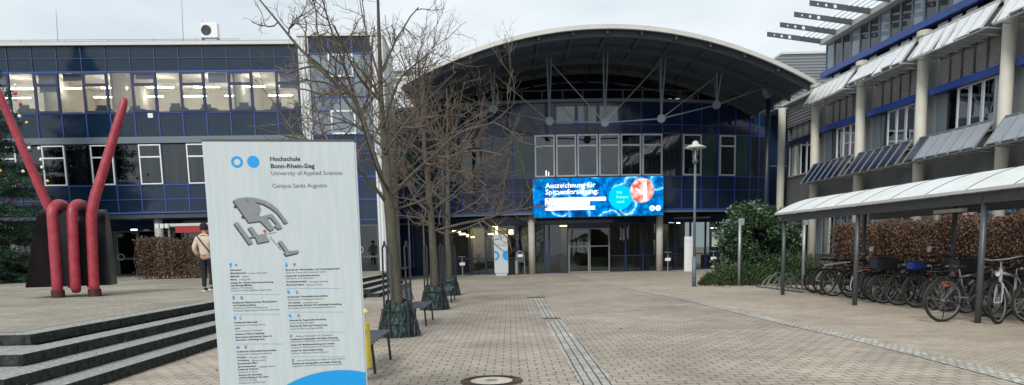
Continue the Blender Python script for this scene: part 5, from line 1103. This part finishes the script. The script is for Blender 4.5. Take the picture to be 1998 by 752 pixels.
# bicycles: local x points forwards, rear wheel at the origin
def bike(x, y, rz, lab, fc, R0=.345, guards=True, carrier=True, basket=None, step=False, bar='flat', seatc=(.015, .015, .016), lean=2, turn=0, gc=None, rimc=None, extra=None):
    t = thing('bicycle', lab, 'bicycle', (x, y, 0), rz, group='bicycles parked under the shelter'); t.rotation_euler = (R(lean), 0, rz); WBS = 1.06; t.scale = (1.06, 1.06, 1.10)
    fm = mat('bike paint %s' % (fc,), fc, .35); gm_ = mat('bike part %s' % ((gc or (.02, .02, .02)),), gc or (.02, .02, .02), .4); rm = mat('rim %s' % ((rimc or (.3, .3, .3)),), rimc or (.3, .3, .3), .35, metal=.6)
    def wheel(cx_, par, name):
        g = MB()
        for k in range(18): a = 2*PI*k/18; g.tube([(cx_, .02*(-1)**k, R0), (cx_+(R0-.045)*math.cos(a+.12*(-1)**k), 0, R0+(R0-.045)*math.sin(a+.12*(-1)**k))], .0022, 3, cap=False)
        g.tube([(cx_, -.045, R0), (cx_, .045, R0)], .022, 8); w_ = g.obj(name, rm, par)
        MB().torus((cx_, 0, R0), R0-.024, .025, 'y', 36, 8).obj('tyre', M_RUBBER, w_, smooth=True); MB().torus((cx_, 0, R0), R0-.048, .010, 'y', 36, 5).obj('rim', rm, w_); return w_
    wheel(0, t, 'wheel')
    if turn:
        fr = bpy.data.objects.new('steering', None)
        bpy.data.objects.remove(fr)
    fw = wheel(WBS, t, 'wheel')
    bb_ = (.44, 0, .29); hd = (.90, 0, .82); hb = (.93, 0, .66); st = (.29, 0, .78)
    g = MB(); FK = 1.35; g_t = g.tube; g.tube = lambda p, q, n=8, cap=True: g_t(p, q*FK, n, cap); g.tube([bb_, st], .017, 8)
    if step: g.tube([hb, (.66, 0, .42), bb_], .024, 8); g.tube([(.91, 0, .76), (.64, 0, .52), (.40, 0, .42)], .018, 8)
    else: g.tube([hb, bb_], .022 if fc[0] > .1 or True else .03, 8); g.tube([hd, (.30, 0, .74)], .018, 8)
    for s_ in (-1, 1): g.tube([(0, .06*s_, R0), (.42, .035*s_, .29)], .010, 6); g.tube([(0, .06*s_, R0), (.295, .02*s_, .73)], .009, 6)
    g.tube([(.89, 0, .87), (.94, 0, .63)], .022, 8); g.obj('frame', fm, t, smooth=True)
    fk = MB()
    for s_ in (-1, 1): fk.tube([(.945, .045*s_, .64), (1.0, .055*s_, .5), (WBS, .055*s_, R0)], [.015, .013, .010], 6)
    fk.tube([(.945, -.05, .64), (.945, .05, .64)], .018, 6); fk.obj('fork', fm, t)
    MB().tube([st, (.265, 0, .88)], .013, 6).obj('seat_post', rm, t)
    sd_ = MB(); sv = []; 
    for xs_2, w2, z2 in ((.14, .075, .925), (.20, .078, .93), (.28, .045, .925), (.38, .02, .92), (.41, .012, .91)): sv.append((xs_2, w2, z2))
    vs = [];
    for a, b, c in sv: vs += [(a, -b, c-.02), (a, -b*.6, c+.01), (a, b*.6, c+.01), (a, b, c-.02), (a, 0, c-.05)]
    sd_.add(vs, [(i*5+j, i*5+(j+1) % 5, (i+1)*5+(j+1) % 5, (i+1)*5+j) for i in range(4) for j in range(5)]+[(4, 3, 2, 1, 0), (20, 21, 22, 23, 24)]); sd_.obj('saddle', mat('saddle %s' % (seatc,), seatc, .6), t, smooth=True)
    hbm = MB(); hbm.tube([(.89, 0, .86), (.875, 0, .98), (.90, 0, 1.0)], .013, 6)
    if bar == 'flat': hbm.tube([(.80, -.31, 1.02), (.86, -.24, 1.02), (.91, -.08, 1.0), (.91, .08, 1.0), (.86, .24, 1.02), (.80, .31, 1.02)], .012, 6)
    elif bar == 'swept': hbm.tube([(.66, -.29, 1.04), (.80, -.29, 1.06), (.92, -.12, 1.03), (.92, .12, 1.03), (.80, .29, 1.06), (.66, .29, 1.04)], .012, 6)
    else: hbm.tube([(.95, -.21, .86), (1.02, -.21, .90), (1.0, -.21, .98), (.90, -.19, .99), (.90, .19, .99), (1.0, .21, .98), (1.02, .21, .90), (.95, .21, .86)], .012, 6)
    hbm.obj('handlebar', rm if bar == 'swept' else M_BLACKM, t)
    gr = MB(); e_ = (.66, 1.04) if bar == 'swept' else (.80, 1.02)
    for s_ in (-1, 1): gr.tube([(e_[0]-.02, .31*s_, e_[1]), (e_[0]+.08, .295*s_, e_[1]+.005)], .018, 8)
    gr.obj('grip', M_RUBBER, t)
    ck = MB(); ck.torus((.44, .055, .29), .085, .006, 'y', 20, 5); ck.tube([(.44, .07, .29), (.44+.12, .075, .29-.12)], .010, 5); ck.tube([(.44, -.07, .29), (.44-.12, -.075, .29+.12)], .010, 5)
    ck.box(.52, .61, .075, .155, .155, .175).box(.27, .36, -.155, -.075, .40, .42); ck.obj('crank', rm, t)
    if guards:
        for cx_, a0, a1 in ((0, R(5), R(200)), (WBS, R(25), R(185))):
            g = MB(); vs = []; nn2 = 20
            for k in range(nn2+1):
                a = a0+(a1-a0)*k/nn2
                for w2, dr_ in ((-.028, -.008), (0, .006), (.028, -.008)): vs.append((cx_+(R0+.018+dr_)*math.cos(a), w2, R0+(R0+.018+dr_)*math.sin(a)))
            g.add(vs, [(i*3+j, i*3+j+1, (i+1)*3+j+1, (i+1)*3+j) for i in range(nn2) for j in range(2)]); g.obj('mudguard', gm_, t)
    if carrier:
        g = MB()
        for s_ in (-1, 1): g.tube([(.22, .05*s_, .755), (-.24, .06*s_, .755)], .006, 5); g.tube([(-.16, .065*s_, .755), (0, .07*s_, R0)], .005, 5)
        for k in range(4): g.tube([(-.2+k*.12, -.06, .755), (-.2+k*.12, .06, .755)], .005, 4)
        g.obj('carrier', M_BLACKM if not gc else rm, t); MB().box(-.27, -.25, -.022, .022, .70, .73).obj('rear_light', mat('red reflector', (.30, .015, .015), .3), t)
    MB().lathe([(0, -.03), (.03, -.03), (.036, .03), (0, .03)], 12).obj('headlight', M_SILV, t).matrix_local = Matrix.Translation((.985, 0, .80)) @ Matrix.Rotation(PI/2, 4, 'Y')
    if basket == 'rear':
        g = MB(); g.box(-.30, .16, -.17, .17, .775, .785).box(-.30, .16, -.17, -.16, .785, 1.0).box(-.30, .16, .16, .17, .785, 1.0).box(-.30, -.29, -.16, .16, .785, 1.0).box(.15, .16, -.16, .16, .785, 1.0); g.obj('basket', mat('basket mesh', (.015, .02, .03), .6), t)
    if extra == 'blue': MB().box(-.22, .06, -.12, .12, .78, .93).obj('saddlebag', mat('blue bag', (.01, .04, .28), .6), t, bevel=.03)
    if extra == 'orange': MB().tube([(.12, .09, .72), (.05, .11, .66), (.10, .09, .60), (.2, .08, .62), (.24, .09, .70)], .022, 6).obj('lock', mat('orange lock', (.75, .16, .02), .4), t)
    if extra == 'white': MB().lathe([(0, -.05), (.06, -.045), (.075, 0), (0, .02)], 12).obj('mirror', M_WHITEF, t).matrix_local = Matrix.Translation((.78, .36, 1.18)) @ Matrix.Rotation(PI/2, 4, 'Y')
    # a straight prop stand
    MB().tube([(.08, .05, .30), (.12, .16, .0)], .009, 5).obj('stand', M_BLACKM, t)
    return t
K_ = (.014, .014, .016)
B = [(9.13, 23.1, 4, dict(fc=(.75, .75, .70), guards=False, carrier=False, rimc=(.1, .1, .1), bar='drop'), 'white framed bicycle, farthest of the row by the empty rack'),
 (9.05, 22.2, 10, dict(fc=K_, carrier=True), 'black bicycle directly after the white framed one'),
 (9.0, 21.45, 2, dict(fc=(.02, .02, .03), bar='swept', rimc=(.5, .5, .5)), 'dark bicycle with swept silver handlebar near the far end of the row'),
 (9.2, 20.75, 8, dict(fc=(.10, .01, .012), extra='white'), 'dark red bicycle with a white mirror left of the middle shelter post'),
 (9.24, 20.05, -3, dict(fc=(.25, .48, .42), gc=(.55, .55, .52), rimc=(.6, .6, .6), step=True), 'mint green bicycle with pale mudguards behind the middle shelter post'),
 (9.18, 19.4, 6, dict(fc=K_, step=True, bar='swept'), 'black step-through bicycle right of the mint green one'),
 (9.02, 18.6, 3, dict(fc=(.03, .03, .035), rimc=(.45, .45, .43), basket='rear'), 'grey bicycle with a dark rear basket in mid row'),
 (9.05, 17.9, -4, dict(fc=K_, guards=False, bar='flat', extra='white'), 'black bicycle without mudguards and with a white mirror'),
 (9.11, 17.2, 5, dict(fc=(.012, .016, .03), extra='blue'), 'dark bicycle carrying a blue bag on its rack'),
 (9.2, 16.55, 9, dict(fc=(.5, .5, .48), bar='flat', gc=K_), 'silver framed bicycle with black mudguards next to the blue bag'),
 (9.3, 15.7, 0, dict(fc=K_, basket='rear'), 'black bicycle with rear basket behind the nearest shelter post'),
 (9.25, 14.9, 6, dict(fc=(.02, .025, .03), bar='swept'), 'dark bicycle with swept handlebar half hidden by the nearest one'),
 (9.05, 19.0, 7, dict(fc=(.03, .05, .035), carrier=True), 'dark green bicycle squeezed in left of the one with the rear basket'),
 (9.15, 16.1, -2, dict(fc=(.12, .015, .015), bar='drop', guards=False, carrier=False), 'dark red racing bicycle with drop handlebar near the second basket'),
 (7.93, 14.08, 8, dict(fc=(.03, .045, .06), R0=.365, extra='orange'), 'large dark blue bicycle with an orange lock, nearest the front post')]
for x, y, h, kw, lab in B: bike(x, y, R(h), lab, lean=random.uniform(-5, 5), **kw)
bike(9.50, 14.15, R(180+36), 'silver and black bicycle facing the square at the right edge', fc=(.34, .37, .37), lean=5, bar='swept', rimc=(.35, .35, .35), guards=False, basket=None)
bike(10.25, 13.2, R(168), 'black bicycle leaning behind the silver one at the right edge', fc=K_, lean=-4)
t = MB().add([(-.11, 0, .003), (.02, -.05, .012), (.12, .0, .004), (.05, .05, .02), (-.06, .05, .008)], [(0, 1, 3, 4), (1, 2, 3)]).obj('paper_scrap', M_WHITEF); t.location = (9.35*1.0-.45, 16.05, .006); tag(t, 'crumpled white paper scrap lying before the bicycles', 'litter')

# ------------------------------------------------------------------ street lamp
t = thing('street_lamp', 'tall slim grey lamp post with a flat disc hood', 'street lamp', (6.69, 28.1, 0)); zl = atY(1360, 277, 28.1).z
MB().cyl(0, 0, 0, 1.1, .075, 16).obj('base_sleeve', mat('blue grey steel', (.10, .15, .18), .5), t, smooth=True); MB().cyl(0, 0, 1.1, zl-.78, .05, 16, .042).obj('pole', MATS['blue grey steel'], t, smooth=True)
MB().lathe([(.05, zl-.78), (.10, zl-.74), (.115, zl-.66), (.10, zl-.62)], 16).obj('lamp_collar', M_DSTEEL, t); MB().lathe([(.10, zl-.62), (.13, zl-.3), (.10, zl-.24)], 16).obj('lamp_glass', glassmat('lamp glass', (.9, .9, .9)), t)
MB().cyl(0, 0, zl-.6, zl-.3, .03, 10).obj('bulb', M_WHITEF, t); MB().lathe([(.10, zl-.24), (.37, zl-.22), (.38, zl-.19), (.24, zl-.13), (.12, zl-.09), (.11, zl-.02), (.05, zl+.03), (0, zl+.035)], 28).obj('hood', M_LGREY, t, smooth=True)

# ------------------------------------------------------------------ things before the entrance
t = thing('entrance_totem', 'pale grey information pillar with blue ring and disc near the entrance', 'sign', (atY(978, 500, 45.4).x, 45.4-.5, 0)); w_ = .40
MB().box(-w_, w_, 0, .25, .14, 2.38).obj('panel', m_s, t, bevel=.01); MB().box(-.32, .32, .04, .2, 0, .14).obj('plinth', M_LGREY, t)
g = MB()
n = 24
def clipdisc(cx_, r_, r0_, lo, hi):
    for k in range(n*2):
        a0, a1 = 2*PI*k/(2*n), 2*PI*(k+1)/(2*n); q = [(cx_+rr*math.cos(a), -.004, 1.16+rr*math.sin(a)) for a, rr in ((a0, r0_), (a0, r_), (a1, r_), (a1, r0_))]
        if all(lo <= p_[0] <= hi for p_ in q): g.add(q, [(0, 1, 2, 3)])
clipdisc(-w_+.02, .28, .16, -w_+.003, w_); clipdisc(w_-.02, .30, 0.001, -w_, w_-.003)
disc(g, -.24, 1.75, .05, -.004, .03, 16); disc(g, -.12, 1.75, .05, -.004, 0, 16); g.obj('blue_marks', MATS['blue print'], t)
g = MB(); put_text(g, 'Hochschule', .02, .24, 1.765, .03, -.004, bold=.02); put_text(g, 'Bonn-Rhein-Sieg', .02, .32, 1.715, .03, -.004, bold=.02); g.obj('lettering', MATS['black ink'], t)
t = thing('white_pillar', 'plain white rounded pillar beside the lamp post', 'pillar', (atY(1344, 500, 44.5).x, 44.5, 0)); MB().prism([(.27*math.cos(2*PI*k/24), .12*math.sin(2*PI*k/24)) for k in range(24)], 0.05, 2.0).obj('shell', mat('white shell', (.62, .64, .65), .5, var=.05), t); MB().box(-.25, .25, -.1, .1, 0, .05).obj('plinth', M_LGREY, t)
g = MB(); put_text(g, 'Hochschule', -.2, .3, 1.7, .05, -.1215); g.obj('lettering', MATS['grey ink'], t)
t = thing('ash_bin', 'tall grey litter bin under a rounded steel hoop near the entrance', 'litter bin', (atY(1015, 500, 45.3).x, 45.3, 0)); g = MB(); g.tube([(-.24, 0, 0), (-.24, 0, 1.15)]+[(-.24*math.cos(PI*k/8), 0, 1.15+.24*math.sin(PI*k/8)) for k in range(1, 8)]+[(.24, 0, 1.15), (.24, 0, 0)], .025, 6); g.obj('hoop', M_GSTEEL, t)
MB().cyl(-.22, -.02, .08, .85, .10, 14).obj('bin_body', M_GSTEEL, t); MB().box(-.2, .2, -.01, .01, .75, 1.3).obj('back_plate', M_DSTEEL, t); MB().box(-.15, .15, -.03, -.012, 1.05, 1.2).obj('notice', M_WHITEF, t)
for px, lb in ((902, 'standing ashtray table left of the information pillar'), (1303, 'standing ashtray table right of the video screen column'), (1392, 'standing ashtray table in front of the right-hand notice case')):
    t = thing('ashtray_table', lb, 'ashtray', (atY(px, 510, 45.6).x, 45.6, 0)); MB().cyl(0, 0, 0.02, 1.12, .03, 10).obj('post', M_GSTEEL, t); MB().cyl(0, 0, 1.12, 1.15, .24, 16).obj('table_top', M_GSTEEL, t); MB().cyl(0, 0, 0, .02, .2, 16).obj('foot', M_GSTEEL, t)
    MB().box(-.16, .16, -.07, .07, .62, .80).obj('ash_box', M_WHITEF, t, bevel=.02)
# small shelter behind the left hedge
q0 = atY(312, 540, 35.6); t = thing('smoking_shelter', 'small shelter with red edge and pale roof behind the small hedge', 'shelter', (q0.x, 35.6, ZP), R(0)); zs = atY(330, 442, 35.6).z-ZP
MB().box(0, 6, 0, 2.2, zs, zs+.12).obj('roof', M_LGREY, t); MB().box(.9, 6, -.04, -.005, zs-.30, zs-.02).obj('red_fascia', mat('red fascia', (.30, .02, .02), .5), t); g = MB()
for k in range(3): g.cyl(.1+.22*k, -.05, zs-.08, zs+.12, .09, 10)
objs(g, 'gutter_end', M_WHITEF, t)
for x, y in ((.55, .1), (1.95, .1), (.55, 2.0), (4.2, .1)): MB().cyl(x, y, 0, zs, .05, 10).obj('post', M_GSTEEL, t)
MB().box(.6, 5, 2.05, 2.08, .3, zs-.3).obj('rear_pane', M_TINT, t)
# pendant bit of hardware on the right facade and dark wall lamps are left plain
print('objects', len(bpy.data.objects), 'tris', sum(len(o.data.polygons) for o in bpy.data.objects if o.type == 'MESH'))
